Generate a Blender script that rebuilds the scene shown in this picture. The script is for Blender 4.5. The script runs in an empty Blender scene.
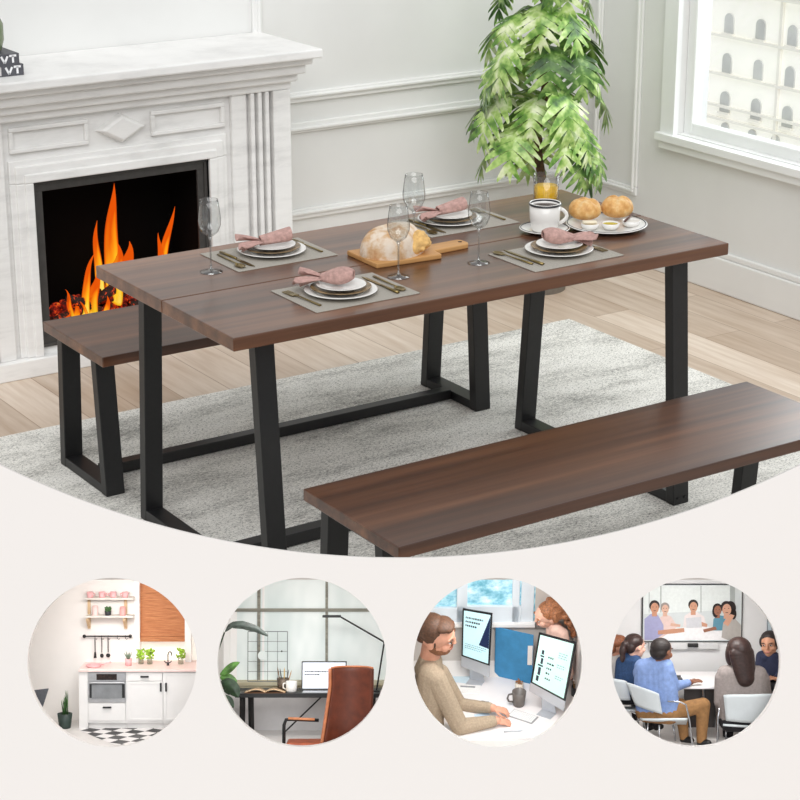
import bpy, bmesh, math, random
from mathutils import Vector, Matrix, Euler
random.seed(7)
PI = math.pi
COL = bpy.context.scene.collection

# ------------------------------------------------------------------ materials
def lin(c):
    out = []
    for v in c[:3]:
        v = v / 255.0
        out.append(v / 12.92 if v <= 0.04045 else ((v + 0.055) / 1.055) ** 2.4)
    return (out[0], out[1], out[2], 1.0)

class NT:
    def __init__(self, name):
        self.m = bpy.data.materials.new(name)
        self.m.use_nodes = True
        self.t = self.m.node_tree
        self.t.nodes.clear()
        self.out = self.t.nodes.new('ShaderNodeOutputMaterial')
    def n(self, kind, **kw):
        nd = self.t.nodes.new(kind)
        for k, v in kw.items():
            if k.startswith('i_'):
                key = k[2:]
                key = int(key) if key.isdigit() else key.replace('_', ' ')
                nd.inputs[key].default_value = v
            else:
                setattr(nd, k, v)
        return nd
    def l(self, a, b):
        self.t.links.new(a, b)
    def ramp(self, fac, stops, interp='LINEAR'):
        r = self.n('ShaderNodeValToRGB')
        r.color_ramp.interpolation = interp
        e = r.color_ramp.elements
        while len(e) > len(stops): e.remove(e[-1])
        while len(e) < len(stops): e.new(0.5)
        for i, (p, c) in enumerate(stops):
            e[i].position = p
            e[i].color = lin(c)
        self.l(fac, r.inputs['Fac'])
        return r.outputs['Color']
    def coords(self, scale, rot=(0, 0, 0), src='Object'):
        tc = self.n('ShaderNodeTexCoord')
        mp = self.n('ShaderNodeMapping')
        mp.inputs['Scale'].default_value = scale
        mp.inputs['Rotation'].default_value = rot
        self.l(tc.outputs[src], mp.inputs['Vector'])
        return mp.outputs['Vector']
    def noise(self, vec, scale, detail=4, rough=0.55):
        n = self.n('ShaderNodeTexNoise')
        n.inputs['Scale'].default_value = scale
        n.inputs['Detail'].default_value = detail
        n.inputs['Roughness'].default_value = rough
        self.l(vec, n.inputs['Vector'])
        return n.outputs['Fac']
    def principled(self, **kw):
        p = self.n('ShaderNodeBsdfPrincipled')
        for k, v in kw.items():
            p.inputs[k.replace('_', ' ')].default_value = v
        self.l(p.outputs['BSDF'], self.out.inputs['Surface'])
        return p
    def bump(self, h, strength, dist, p):
        b = self.n('ShaderNodeBump')
        b.inputs['Strength'].default_value = strength
        b.inputs['Distance'].default_value = dist
        self.l(h, b.inputs['Height'])
        self.l(b.outputs['Normal'], p.inputs['Normal'])

MATS = {}
def mat(name, rgb, rough=0.5, metal=0.0, var=0.06, scale=40.0, emit=0.0, coat=0.0, spec=0.5):
    """plain surface with a little procedural mottling"""
    if name in MATS: return MATS[name]
    t = NT(name)
    p = t.principled(Roughness=rough, Metallic=metal)
    p.inputs['Specular IOR Level'].default_value = spec
    if coat: p.inputs['Coat Weight'].default_value = coat
    v = t.coords((1, 1, 1))
    f = t.noise(v, scale, 3)
    lo = tuple(max(0, c * (1 - var)) for c in rgb)
    hi = tuple(min(255, c * (1 + var)) for c in rgb)
    c = t.ramp(f, [(0.3, lo), (0.7, hi)])
    t.l(c, p.inputs['Base Color'])
    if emit:
        t.l(c, p.inputs['Emission Color'])
        p.inputs['Emission Strength'].default_value = emit
    MATS[name] = t.m
    return t.m

def wood_mat(name, stops, along='X', fine=16.0, rough=0.4, unit=1.0, coat=0.0):
    t = NT(name)
    p = t.principled(Roughness=rough); p.inputs['Coat Weight'].default_value = coat; p.inputs['Coat Roughness'].default_value = 0.22
    s = [fine, fine, fine]
    s['XYZ'.index(along)] = fine * 0.035
    s = [q / unit for q in s]
    v = t.coords(s)
    a = t.noise(v, 1.0, 6, 0.62)
    s2 = [q * 0.25 for q in s]
    b = t.noise(t.coords(s2), 1.0, 2, 0.5)
    mx = t.n('ShaderNodeMath', operation='MULTIPLY_ADD')
    t.l(a, mx.inputs[0]); mx.inputs[1].default_value = 0.55
    m2 = t.n('ShaderNodeMath', operation='MULTIPLY'); t.l(b, m2.inputs[0]); m2.inputs[1].default_value = 0.45
    t.l(m2.outputs[0], mx.inputs[2])
    c = t.ramp(mx.outputs[0], stops)
    t.l(c, p.inputs['Base Color'])
    t.bump(a, 0.12, 0.002 * unit, p)
    MATS[name] = t.m
    return t.m

def glass_mat(name, tint=(235, 240, 240), gloss=0.09, edge=0.75):
    """thin clear glass: see-through face on, bright and darker-edged at grazing angles"""
    t = NT(name)
    lw = t.n('ShaderNodeLayerWeight'); lw.inputs['Blend'].default_value = 0.35
    tr = t.n('ShaderNodeBsdfTransparent')
    cr = t.ramp(lw.outputs['Facing'], [(0.0, tint), (0.55, tint), (1.0, tuple(int(q * edge) for q in tint))])
    t.l(cr, tr.inputs['Color'])
    gl = t.n('ShaderNodeBsdfGlossy'); gl.inputs['Roughness'].default_value = 0.04
    pw = t.n('ShaderNodeMath', operation='POWER'); t.l(lw.outputs['Facing'], pw.inputs[0]); pw.inputs[1].default_value = 3.0
    ad = t.n('ShaderNodeMath', operation='MULTIPLY_ADD'); t.l(pw.outputs[0], ad.inputs[0]); ad.inputs[1].default_value = 0.5; ad.inputs[2].default_value = gloss * 0.5
    mx = t.n('ShaderNodeMixShader')
    t.l(ad.outputs[0], mx.inputs[0]); t.l(tr.outputs[0], mx.inputs[1]); t.l(gl.outputs[0], mx.inputs[2])
    t.l(mx.outputs[0], t.out.inputs['Surface'])
    MATS[name] = t.m
    return t.m

# ------------------------------------------------------------------ geometry
class G:
    """collects solids and sheets for ONE mesh object"""
    def __init__(self, org=(0, 0, 0)):
        self.b = bmesh.new(); self.o = Vector(org); self.mi = 0; self.m = Matrix()
    def _v(self, p):
        return self.b.verts.new(self.m @ Vector(p) - self.o)
    def _f(self, vs):
        try:
            f = self.b.faces.new(vs); f.material_index = self.mi; return f
        except ValueError:
            return None
    def hexa(self, p):
        """8 corners: bottom ring 0-3, top ring 4-7"""
        v = [self._v(q) for q in p]
        for q in ((3, 2, 1, 0), (4, 5, 6, 7), (0, 1, 5, 4), (1, 2, 6, 5), (2, 3, 7, 6), (3, 0, 4, 7)):
            self._f([v[i] for i in q])
        return self
    def box(self, a, b):
        x0, y0, z0 = [min(a[i], b[i]) for i in range(3)]; x1, y1, z1 = [max(a[i], b[i]) for i in range(3)]
        return self.hexa([(x0, y0, z0), (x1, y0, z0), (x1, y1, z0), (x0, y1, z0), (x0, y0, z1), (x1, y0, z1), (x1, y1, z1), (x0, y1, z1)])
    def prism(self, poly, d, M=None):
        """polygon in local XY extruded along local +Z by d"""
        M = M or Matrix()
        a = [self._v(M @ Vector((x, y, 0))) for x, y in poly]; c = [self._v(M @ Vector((x, y, d))) for x, y in poly]
        self._f(a[::-1]); self._f(c); n = len(poly)
        for i in range(n): self._f([a[i], a[(i + 1) % n], c[(i + 1) % n], c[i]])
        return self
    def lathe(self, prof, n=24, M=None):
        M = M or Matrix(); rings = []
        for r, z in prof:
            if r < 1e-9: rings.append([self._v(M @ Vector((0, 0, z)))])
            else: rings.append([self._v(M @ Vector((r * math.cos(2 * PI * k / n), r * math.sin(2 * PI * k / n), z))) for k in range(n)])
        for a, c in zip(rings, rings[1:]):
            for k in range(n):
                k2 = (k + 1) % n
                if len(a) == 1 and len(c) == 1: continue
                if len(a) == 1: self._f([a[0], c[k2], c[k]])
                elif len(c) == 1: self._f([a[k], a[k2], c[0]])
                else: self._f([a[k], a[k2], c[k2], c[k]])
        return self
    def tube(self, pts, r, n=8, flat=None):
        pts = [Vector(p) for p in pts]
        if not isinstance(r, (list, tuple)): r = [r] * len(pts)
        rings = []; prev = None
        for i, p in enumerate(pts):
            t = (pts[min(i + 1, len(pts) - 1)] - pts[max(i - 1, 0)])
            t = t.normalized() if t.length > 1e-12 else Vector((0, 0, 1))
            if prev is None:
                ref = Vector((0, 0, 1)) if abs(t.z) < 0.9 else Vector((1, 0, 0))
                a = t.cross(ref).normalized()
            else:
                a = (prev - t * prev.dot(t)).normalized()
            prev = a; c = t.cross(a)
            fl = flat or 1.0
            rings.append([self._v(p + (a * math.cos(2 * PI * k / n) + c * fl * math.sin(2 * PI * k / n)) * r[i]) for k in range(n)])
        for u, w in zip(rings, rings[1:]):
            for k in range(n): self._f([u[k], u[(k + 1) % n], w[(k + 1) % n], w[k]])
        self._f(rings[0][::-1]); self._f(rings[-1])
        return self
    def ell(self, c, rad, R=None, nu=16, nv=10):
        c = Vector(c); R = R or Matrix.Identity(3); rows = []
        if isinstance(rad, (int, float)): rad = (rad, rad, rad)
        for j in range(nv + 1):
            a = PI * j / nv - PI / 2
            if j in (0, nv): rows.append([self._v(c + R @ Vector((0, 0, rad[2] * math.sin(a))))])
            else: rows.append([self._v(c + R @ Vector((rad[0] * math.cos(a) * math.cos(2 * PI * k / nu), rad[1] * math.cos(a) * math.sin(2 * PI * k / nu), rad[2] * math.sin(a)))) for k in range(nu)])
        for u, w in zip(rows, rows[1:]):
            for k in range(nu):
                k2 = (k + 1) % nu
                if len(u) == 1: self._f([u[0], w[k2], w[k]])
                elif len(w) == 1: self._f([u[k], u[k2], w[0]])
                else: self._f([u[k], u[k2], w[k2], w[k]])
        return self
    def cap(self, a, b, ra, rb=None, n=12):
        """capsule from a to b with end radii"""
        a = Vector(a); b = Vector(b); rb = ra if rb is None else rb
        d = b - a; L = d.length
        if L < 1e-6: return self.ell(a, ra)
        q = Vector((0, 0, 1)).rotation_difference(d.normalized()).to_matrix()
        prof = []
        for j in range(7): t = -PI / 2 + PI / 2 * j / 6; prof.append((ra * math.cos(t), ra * math.sin(t)))
        for j in range(7): t = PI / 2 * j / 6; prof.append((rb * math.cos(t), L + rb * math.sin(t)))
        prof[0] = (0, prof[0][1]); prof[-1] = (0, prof[-1][1])
        M = Matrix.Translation(a) @ q.to_4x4()
        return self.lathe(prof, n, M)
    def chain(self, pts, rad):
        for i in range(len(pts) - 1): self.cap(pts[i], pts[i + 1], rad[i], rad[i + 1])
        return self
    def grid(self, fn, nu, nv, close_u=False):
        rows = [[self._v(fn(i / nu if close_u else i / (nu), j / nv)) for i in range(nu if close_u else nu + 1)] for j in range(nv + 1)]
        for a, c in zip(rows, rows[1:]):
            m = nu
            for i in range(m): self._f([a[i], a[(i + 1) % len(a)], c[(i + 1) % len(a)], c[i]])
        return self
    def poly(self, pts):
        self._f([self._v(p) for p in pts]); return self
    def done(self, name, m, parent=None, smooth=False, bevel=0.0, solid=0.0, sub=0, remesh=0.0, seg=2, auto=True, flat_shade_angle=40):
        bmesh.ops.recalc_face_normals(self.b, faces=self.b.faces[:])
        me = bpy.data.meshes.new(name); self.b.to_mesh(me); self.b.free()
        for q in (m if isinstance(m, (list, tuple)) else [m]): me.materials.append(q)
        o = bpy.data.objects.new(name, me); COL.objects.link(o)
        if parent is not None: o.parent = parent
        if remesh:
            q = o.modifiers.new('remesh', 'REMESH'); q.mode = 'VOXEL'; q.voxel_size = remesh; q.use_smooth_shade = True
            q = o.modifiers.new('smooth', 'SMOOTH'); q.factor = 0.5; q.iterations = 2
            smooth = True
        if solid:
            q = o.modifiers.new('solid', 'SOLIDIFY'); q.thickness = solid; q.offset = 0
        if bevel:
            q = o.modifiers.new('bevel', 'BEVEL'); q.width = bevel; q.segments = seg; q.limit_method = 'ANGLE'; q.angle_limit = math.radians(35)
        if sub:
            q = o.modifiers.new('sub', 'SUBSURF'); q.levels = sub; q.render_levels = sub
        if smooth:
            for f in me.polygons: f.use_smooth = True
        elif bevel:
            pass
        return o

def tag(o, label, cat, group=None, kind=None):
    if label: o['label'] = label.replace(' niche ', ' inset ').replace('study niche', 'study inset').replace('kitchen niche', 'kitchen inset').replace('meeting niche', 'meeting inset').replace('office niche', 'office inset')
    if cat: o['category'] = cat
    if group: o['group'] = group
    if kind: o['kind'] = kind
    return o
def thing(name, label, cat, loc=(0, 0, 0), rotz=0.0, group=None, M=None):
    o = bpy.data.objects.new(name, None); COL.objects.link(o)
    o.empty_display_size = 0.05
    if M is not None: o.matrix_world = M
    else: o.location = loc; o.rotation_euler = (0, 0, rotz)
    return tag(o, label, cat, group)
def struct(o): o['kind'] = 'structure'; return o
def copy_tree(o, parent=None):
    c = o.copy(); COL.objects.link(c)
    if parent is not None:
        c.parent = parent; c.matrix_parent_inverse = o.matrix_parent_inverse.copy()
    for ch in [q for q in bpy.data.objects if q.parent == o]: copy_tree(ch, c)
    return c
def dup(o, loc, rotz, label, group=None):
    c = copy_tree(o); c.location = loc; c.rotation_euler = (0, 0, rotz); c['label'] = label
    if group: c['group'] = group
    return c
def T(x, y, z): return Matrix.Translation((x, y, z))
def RZ(a): return Matrix.Rotation(a, 4, 'Z')
def RX(a): return Matrix.Rotation(a, 4, 'X')
def RY(a): return Matrix.Rotation(a, 4, 'Y')
# ------------------------------------------------------------------ camera
CAM = Vector((-2.1263, -3.9353, 2.1888)); YAW = -0.5834; PITCH = -0.3433; F = 1983.66
cd = bpy.data.cameras.new('camera'); cam = bpy.data.objects.new('camera', cd); COL.objects.link(cam)
cam.location = CAM; cam.rotation_euler = (PI / 2 + PITCH, 0, YAW)
cd.sensor_width = 36; cd.lens = 36 * F / 800; cd.clip_start = 0.05; cd.clip_end = 400
bpy.context.scene.camera = cam
FW = Vector((-math.sin(YAW) * math.cos(PITCH), math.cos(YAW) * math.cos(PITCH), math.sin(PITCH)))
RT = Vector((math.cos(YAW), math.sin(YAW), 0)); UP = RT.cross(FW)

# ------------------------------------------------------------------ main materials
WALN = wood_mat('walnut_wood', [(0.30, (50, 29, 18)), (0.43, (78, 47, 30)), (0.53, (102, 65, 43)), (0.66, (132, 89, 60))], 'X', 22, 0.32, 1.0, 0.35)
BLACK = mat('black_powder_coat', (24, 24, 25), 0.42, 0.0, 0.1, 90)
WHITEP = mat('white_wall_paint', (228, 228, 226), 0.6, 0, 0.012, 3)
def marble():
    t = NT('whitewashed_surround'); p = t.principled(Roughness=0.5)
    f = t.noise(t.coords((2.0, 2, 9)), 2.2, 6, 0.65)
    t.l(t.ramp(f, [(0.3, (218, 217, 215)), (0.5, (234, 233, 231)), (0.7, (240, 239, 237))]), p.inputs['Base Color'])
    return t.m
SURR = marble()
def floor_mat():
    t = NT('oak_plank_floor'); p = t.principled(Roughness=0.42)
    v = t.coords((1, 1, 1), (0, 0, PI / 2))
    br = t.n('ShaderNodeTexBrick'); br.offset = 0.37; br.inputs['Scale'].default_value = 1.0
    br.inputs['Brick Width'].default_value = 1.15; br.inputs['Row Height'].default_value = 0.17
    br.inputs['Mortar Size'].default_value = 0.0018; br.inputs['Mortar Smooth'].default_value = 0.1
    br.inputs['Color1'].default_value = lin((198, 180, 162)); br.inputs['Color2'].default_value = lin((228, 214, 199))
    br.inputs['Mortar'].default_value = lin((168, 146, 126)); t.l(v, br.inputs['Vector'])
    g = t.noise(t.coords((30, 2.2, 1)), 1.0, 6, 0.6)
    gr = t.ramp(g, [(0.3, (214, 200, 186)), (0.7, (255, 255, 255))])
    mx = t.n('ShaderNodeMix', data_type='RGBA', blend_type='MULTIPLY'); mx.inputs[0].default_value = 0.8
    t.l(br.outputs['Color'], mx.inputs[6]); t.l(gr, mx.inputs[7]); t.l(mx.outputs[2], p.inputs['Base Color'])
    return t.m
def rug_mat():
    t = NT('speckled_wool_rug'); p = t.principled(Roughness=0.95); p.inputs['Specular IOR Level'].default_value = 0.1
    a = t.noise(t.coords((60, 170, 70)), 1.0, 4, 0.85)
    b = t.noise(t.coords((2.2, 6, 1), (0, 0, .12)), 1.0, 7, 0.72)
    c = t.noise(t.coords((120, 230, 130), (0, 0, .35)), 1.0, 3, 0.8)
    m = t.n('ShaderNodeMath', operation='MULTIPLY_ADD'); t.l(b, m.inputs[0]); m.inputs[1].default_value = 0.50
    m0 = t.n('ShaderNodeMath', operation='MULTIPLY'); t.l(a, m0.inputs[0]); m0.inputs[1].default_value = 0.52; t.l(m0.outputs[0], m.inputs[2])
    col = t.ramp(m.outputs[0], [(0.39, (140, 139, 134)), (0.46, (200, 198, 192)), (0.52, (236, 234, 227)), (0.62, (246, 244, 239))])
    sp = t.ramp(c, [(0.39, (58, 58, 57)), (0.46, (255, 255, 255))])
    mx = t.n('ShaderNodeMix', data_type='RGBA', blend_type='MULTIPLY'); mx.inputs[0].default_value = 0.75
    t.l(col, mx.inputs[6]); t.l(sp, mx.inputs[7]); t.l(mx.outputs[2], p.inputs['Base Color'])
    t.bump(a, 0.5, 0.006, p)
    return t.m
# ------------------------------------------------------------------ the setting
FZ = -0.012
struct(G().box((-4.5, -5.5, FZ - 0.1), (3.15, 2.55, FZ)).done('floor', floor_mat()))
struct(G().box((-4.0, 2.42, FZ), (3.15, 2.55, 2.7)).done('wall_back', WHITEP))
WY0, WY1, WZ0, WZ1 = 0.15, 1.862, 0.555, 1.95
g = G()
g.box((3.0, -2.2, FZ), (3.15, WY0, 2.7)); g.box((3.0, WY1, FZ), (3.15, 2.42, 2.7))
g.box((3.0, WY0, FZ), (3.15, WY1, WZ0)); g.box((3.0, WY0, WZ1), (3.15, WY1, 2.7))
struct(g.done('wall_right', WHITEP))
# window: casing, sash and pane
FRAME = mat('window_paint', (238, 239, 238), 0.4, 0, 0.01, 5)
g = G(); c = 0.075
g.box((2.975, WY1 - 0.004, WZ0 - 0.06), (3.0, WY1 + c, WZ1 + c)); g.box((2.975, WY0 - c, WZ0 - 0.06), (3.0, WY0 + 0.004, WZ1 + c)); g.box((2.975, WY0, WZ1), (3.0, WY1, WZ1 + c))
g.box((2.97, WY0 - c, WZ0 - 0.062), (3.0, WY1 + c, WZ0 - 0.03)); g.box((2.955, WY0 - c - .01, WZ0 - 0.03), (3.0, WY1 + c + .01, WZ0)); g.box((3.0, WY0 + .001, WZ0), (3.149, WY1 - .001, WZ0 + .004))
w1 = struct(g.done('window_1', FRAME, bevel=0.004))
g = G(); s = 0.05; e = 0.0
g.box((3.03, WY1 - s, WZ0 + e), (3.08, WY1 - e, WZ1 - e)); g.box((3.03, WY0 + e, WZ0 + e), (3.08, WY0 + s, WZ1 - e)); g.box((3.03, WY0 + s, WZ0 + e), (3.08, WY1 - s, WZ0 + s)); g.box((3.03, WY0 + s, WZ1 - s), (3.08, WY1 - s, WZ1 - e))
g.done('sash', FRAME, w1, bevel=0.006)
G().box((3.05, WY0 + s, WZ0 + s), (3.055, WY1 - s, WZ1 - s)).done('pane', glass_mat('window_glass', (250, 252, 252), 0.05, 0.95), w1)
# wall mouldings
def frame_yz(g, x, y0, y1, z0, z1, w, d):
    g.box((x - d, y0, z0), (x, y1, z0 + w)); g.box((x - d, y0, z1 - w), (x, y1, z1)); g.box((x - d, y0, z0 + w), (x, y0 + w, z1 - w)); g.box((x - d, y1 - w, z0 + w), (x, y1, z1 - w))
def frame_xz(g, y, x0, x1, z0, z1, w, d):
    g.box((x0, y - d, z0), (x1, y, z0 + w)); g.box((x0, y - d, z1 - w), (x1, y, z1)); g.box((x0, y - d, z0 + w), (x0 + w, y, z1 - w)); g.box((x1 - w, y - d, z0 + w), (x1, y, z1 - w))
TRIM = mat('trim_paint', (232, 232, 230), 0.5, 0, 0.012, 4)
g = G(); frame_yz(g, 3.0, 2.085, 2.37, 0.262, 1.5, 0.035, 0.012); frame_yz(g, 3.0, 2.098, 2.357, 0.275, 1.487, 0.012, 0.02)
struct(g.done('trim_1', TRIM, bevel=0.004))
g = G(); frame_xz(g, 2.42, 1.42, 2.87, 0.292, 0.665, 0.04, 0.014); frame_xz(g, 2.42, 1.438, 2.852, 0.31, 0.647, 0.012, 0.024)
struct(g.done('trim_2', TRIM, bevel=0.004))
g = G(); frame_xz(g, 2.42, 1.42, 2.87, 0.74, 1.9, 0.04, 0.014); frame_xz(g, 2.42, 1.438, 2.852, 0.758, 1.882, 0.012, 0.024)
struct(g.done('trim_3', TRIM, bevel=0.004))
g = G(); g.box((2.978, -2.2, FZ), (3.0, 2.42, 0.125)); g.box((2.985, -2.2, 0.125), (3.0, 2.42, 0.15))
struct(g.done('baseboard_right', TRIM, bevel=0.006))
struct(G().box((1.39, 2.398, FZ), (2.978, 2.42, 0.15)).done('baseboard_back', TRIM, bevel=0.006))
# rug
rug = G(); rug.box((-1.6, -2.1, FZ + .0005), (2.265, 1.58, 0.0)); tag(rug.done('area_rug', rug_mat(), bevel=0.004), 'large pale grey speckled woven rug under the table and benches', 'rug')

# ------------------------------------------------------------------ fireplace
fp = thing('fireplace', 'white fireplace surround with fluted side posts and a raised diamond ornament', 'fireplace', (0.73, 2.12, FZ))
FO = (0.73, 2.12, FZ)
x0, x1, oz0, oz1 = 0.40, 1.058, 0.075, 0.655
g = G(FO)  # body around the opening
g.box((0.085, 2.12, FZ), (x0, 2.418, 1.0)); g.box((x1, 2.12, FZ), (1.375, 2.418, 1.0)); g.box((x0, 2.12, oz1), (x1, 2.418, 1.0)); g.box((x0, 2.12, FZ), (x1, 2.418, oz0)); g.box((x0, 2.40, oz0), (x1, 2.418, oz1))
g.done('surround', SURR, fp)
g = G(FO); g.box((0.05, 2.078, FZ), (1.41, 2.12, 0.052)); g.done('hearth_base', SURR, fp, bevel=0.004)
g = G(FO)  # stepped moulding round the opening
for k, (w, d) in enumerate(((0.078, 0.012), (0.058, 0.022), (0.030, 0.030))):
    g.box((x0 - w, 2.12 - d, 0.052), (x0, 2.12, oz1)); g.box((x1, 2.12 - d, 0.052), (x1 + w, 2.12, oz1)); g.box((x0 - w, 2.12 - d, oz1), (x1 + w, 2.12, oz1 + w))
g.done('opening_moulding', SURR, fp, bevel=0.004)
for sx in (-1, 1):
    g = G(FO)
    for (a, b2, d) in ((0.425, 0.485, 0.018), (0.497, 0.513, 0.028), (0.527, 0.543, 0.028), (0.556, 0.572, 0.028), (0.585, 0.655, 0.034)):
        g.box((0.73 + sx * a, 2.12 - d, 0.052), (0.73 + sx * b2, 2.12, 0.865))
    g.done('pilaster', SURR, fp, bevel=0.004)
for (a, b2) in ((0.33, 0.613), (0.847, 1.13)):
    g = G(FO); frame_xz(g, 2.12, a, b2, 0.757, 0.842, 0.014, 0.014); g.done('frieze_panel', SURR, fp, bevel=0.003)
g = G(FO)  # raised diamond, pyramid-faced
dx, dz, cx, cz = 0.095, 0.052, 0.735, 0.798
o8 = [(cx - dx, 2.12, cz), (cx, 2.12, cz - dz), (cx + dx, 2.12, cz), (cx, 2.12, cz + dz)]
i8 = [(cx - dx * .86, 2.098, cz), (cx, 2.098, cz - dz * .86), (cx + dx * .86, 2.098, cz), (cx, 2.098, cz + dz * .86)]
g.hexa(o8 + i8); i9 = [(cx - dx * .70, 2.092, cz), (cx, 2.092, cz - dz * .70), (cx + dx * .70, 2.092, cz), (cx, 2.092, cz + dz * .70)]; g.hexa(i8 + i9)
g.done('diamond_ornament', SURR, fp, bevel=0.002)
g = G(FO)
for (z0, z1, d) in ((0.865, 0.895, 0.03), (0.895, 0.925, 0.055), (0.925, 0.96, 0.085), (0.96, 0.985, 0.11), (0.985, 1.018, 0.145)):
    g.box((0.085 - d * .55, 2.12 - d, z0), (1.375 + d * .55, 2.418, z1))
g.done('mantel_shelf', SURR, fp, bevel=0.006)
# the black insert
ins = thing('fireplace_insert', 'black framed glowing fireplace insert set into the white surround', 'fireplace insert', (0.73, 2.12, oz0))
IO = (0.73, 2.12, oz0); IF = mat('insert_frame', (62, 60, 58), 0.45, 0.0, 0.08, 30); DARK = mat('firebox_black', (6, 6, 6), 0.8, 0, 0.1, 20, spec=0.1)
g = G(IO); e = 0.001
frame_xz(g, 2.122, x0 + e, x1 - e, oz0 + e, oz1 - e, 0.012, 0.012); frame_xz(g, 2.126, x0 + .012, x1 - .012, oz0 + .012, oz1 - .012, 0.026, 0.010)
g.done('frame', IF, ins, bevel=0.002)
g = G(IO)
g.box((x0 + e, 2.385, oz0 + e), (x1 - e, 2.398, oz1 - e)); g.box((x0 + e, 2.128, oz0 + e), (x0 + .012, 2.385, oz1 - e)); g.box((x1 - .012, 2.128, oz0 + e), (x1 - e, 2.385, oz1 - e)); g.box((x0 + .012, 2.128, oz0 + e), (x1 - .012, 2.385, oz0 + .03)); g.box((x0 + .012, 2.128, oz1 - .03), (x1 - .012, 2.385, oz1 - e))
g.done('firebox', DARK, ins)
# ember bed and logs
def ember_mat():
    t = NT('glowing_embers'); p = t.principled(Roughness=0.9); p.inputs['Base Color'].default_value = lin((20, 8, 6))
    f = t.noise(t.coords((1, 1, 1)), 42, 5, 0.7)
    c = t.ramp(f, [(0.40, (8, 2, 1)), (0.52, (110, 16, 6)), (0.60, (205, 50, 14)), (0.72, (255, 160, 40))])
    t.l(c, p.inputs['Emission Color']); p.inputs['Emission Strength'].default_value = 0.9
    return t.m
EMB = ember_mat()
LOGM = NT('charred_log'); _p = LOGM.principled(Roughness=0.9); _f = LOGM.noise(LOGM.coords((3, 1, 3)), 28, 5, 0.7)
LOGM.l(LOGM.ramp(_f, [(0.35, (14, 10, 8)), (0.55, (48, 26, 18)), (0.62, (150, 40, 12))]), _p.inputs['Base Color'])
_c = LOGM.ramp(_f, [(0.56, (0, 0, 0)), (0.66, (230, 70, 14)), (0.78, (255, 190, 70))]); LOGM.l(_c, _p.inputs['Emission Color']); _p.inputs['Emission Strength'].default_value = 0.9
rnd = random.Random(3)
g = G()
for i in range(150):
    x = rnd.uniform(0.45, 1.0); y = rnd.uniform(2.19, 2.34); hgt = max(0, 0.10 - 0.5 * abs(x - 0.76) ** 1.3 * 1.0)
    z = 0.112 + rnd.uniform(0, 1) * hgt * 1.15; r = rnd.uniform(0.012, 0.026)
    g.ell((x, y, z), (r, r, r * .8), Euler((rnd.random() * 3, rnd.random() * 3, 0)).to_matrix(), 7, 5)
tag(g.done('ember_bed', EMB), 'heap of red glowing coals on the floor of the black firebox', 'embers', kind='stuff')
LOGS = [((0.46, 2.175, 0.125), (0.72, 2.20, 0.21), .019, 'thin charred log slanting up to the right at the front of the fire'),
        ((0.53, 2.17, 0.22), (0.70, 2.19, 0.125), .016, 'short burning stick leaning down across the slanting log'),
        ((0.66, 2.30, 0.15), (1.0, 2.24, 0.22), .026, 'thick glowing log lying behind the heap of coals'),
        ((0.78, 2.19, 0.14), (0.99, 2.185, 0.15), .022, 'short charred log lying flat at the right end of the coals')]
for a, b2, r, lab in LOGS:
    a = Vector(a); b2 = Vector(b2); g = G(); pts = [a.lerp(b2, k / 6) + Vector((0, 0, rnd.uniform(-.004, .004))) for k in range(7)]
    g.tube(pts, [r * rnd.uniform(.85, 1.1) for _ in pts], 9); tag(g.done('firewood_log', LOGM.m, smooth=True), lab, 'log', 'logs in the fire')
# flames
def flame_mat():
    t = NT('flame_glow')
    tc = t.n('ShaderNodeTexCoord'); sp = t.n('ShaderNodeSeparateXYZ'); t.l(tc.outputs['Generated'], sp.inputs[0])
    lw = t.n('ShaderNodeLayerWeight'); lw.inputs['Blend'].default_value = 0.5
    nz = t.noise(t.coords((14, 14, 4)), 1.0, 3)
    a = t.n('ShaderNodeMath', operation='MULTIPLY_ADD'); t.l(lw.outputs['Facing'], a.inputs[0]); a.inputs[1].default_value = 0.55; t.l(sp.outputs['Z'], a.inputs[2])
    b = t.n('ShaderNodeMath', operation='MULTIPLY_ADD'); t.l(nz, b.inputs[0]); b.inputs[1].default_value = 0.55; t.l(a.outputs[0], b.inputs[2])
    c = t.ramp(b.outputs[0], [(0.30, (255, 232, 110)), (0.60, (255, 200, 40)), (0.85, (252, 140, 20)), (1.0, (228, 84, 10))])
    em = t.n('ShaderNodeEmission'); t.l(c, em.inputs['Color']); em.inputs['Strength'].default_value = 1.05
    tr = t.n('ShaderNodeBsdfTransparent'); mx = t.n('ShaderNodeMixShader')
    r2 = t.ramp(b.outputs[0], [(0.8, (0, 0, 0)), (1.35, (255, 255, 255))]); m2 = t.n('ShaderNodeMath', operation='MULTIPLY'); t.l(lw.outputs['Facing'], m2.inputs[0]); m2.inputs[1].default_value = 0.55
    t.l(m2.outputs[0], mx.inputs[0]); t.l(em.outputs[0], mx.inputs[1]); t.l(tr.outputs[0], mx.inputs[2]); t.l(mx.outputs[0], t.out.inputs['Surface'])
    return t.m
FL = flame_mat()
fire = thing('fire', 'tall orange and yellow flames rising from the coals in the firebox', 'fire', (0.76, 2.24, 0.12))
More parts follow.
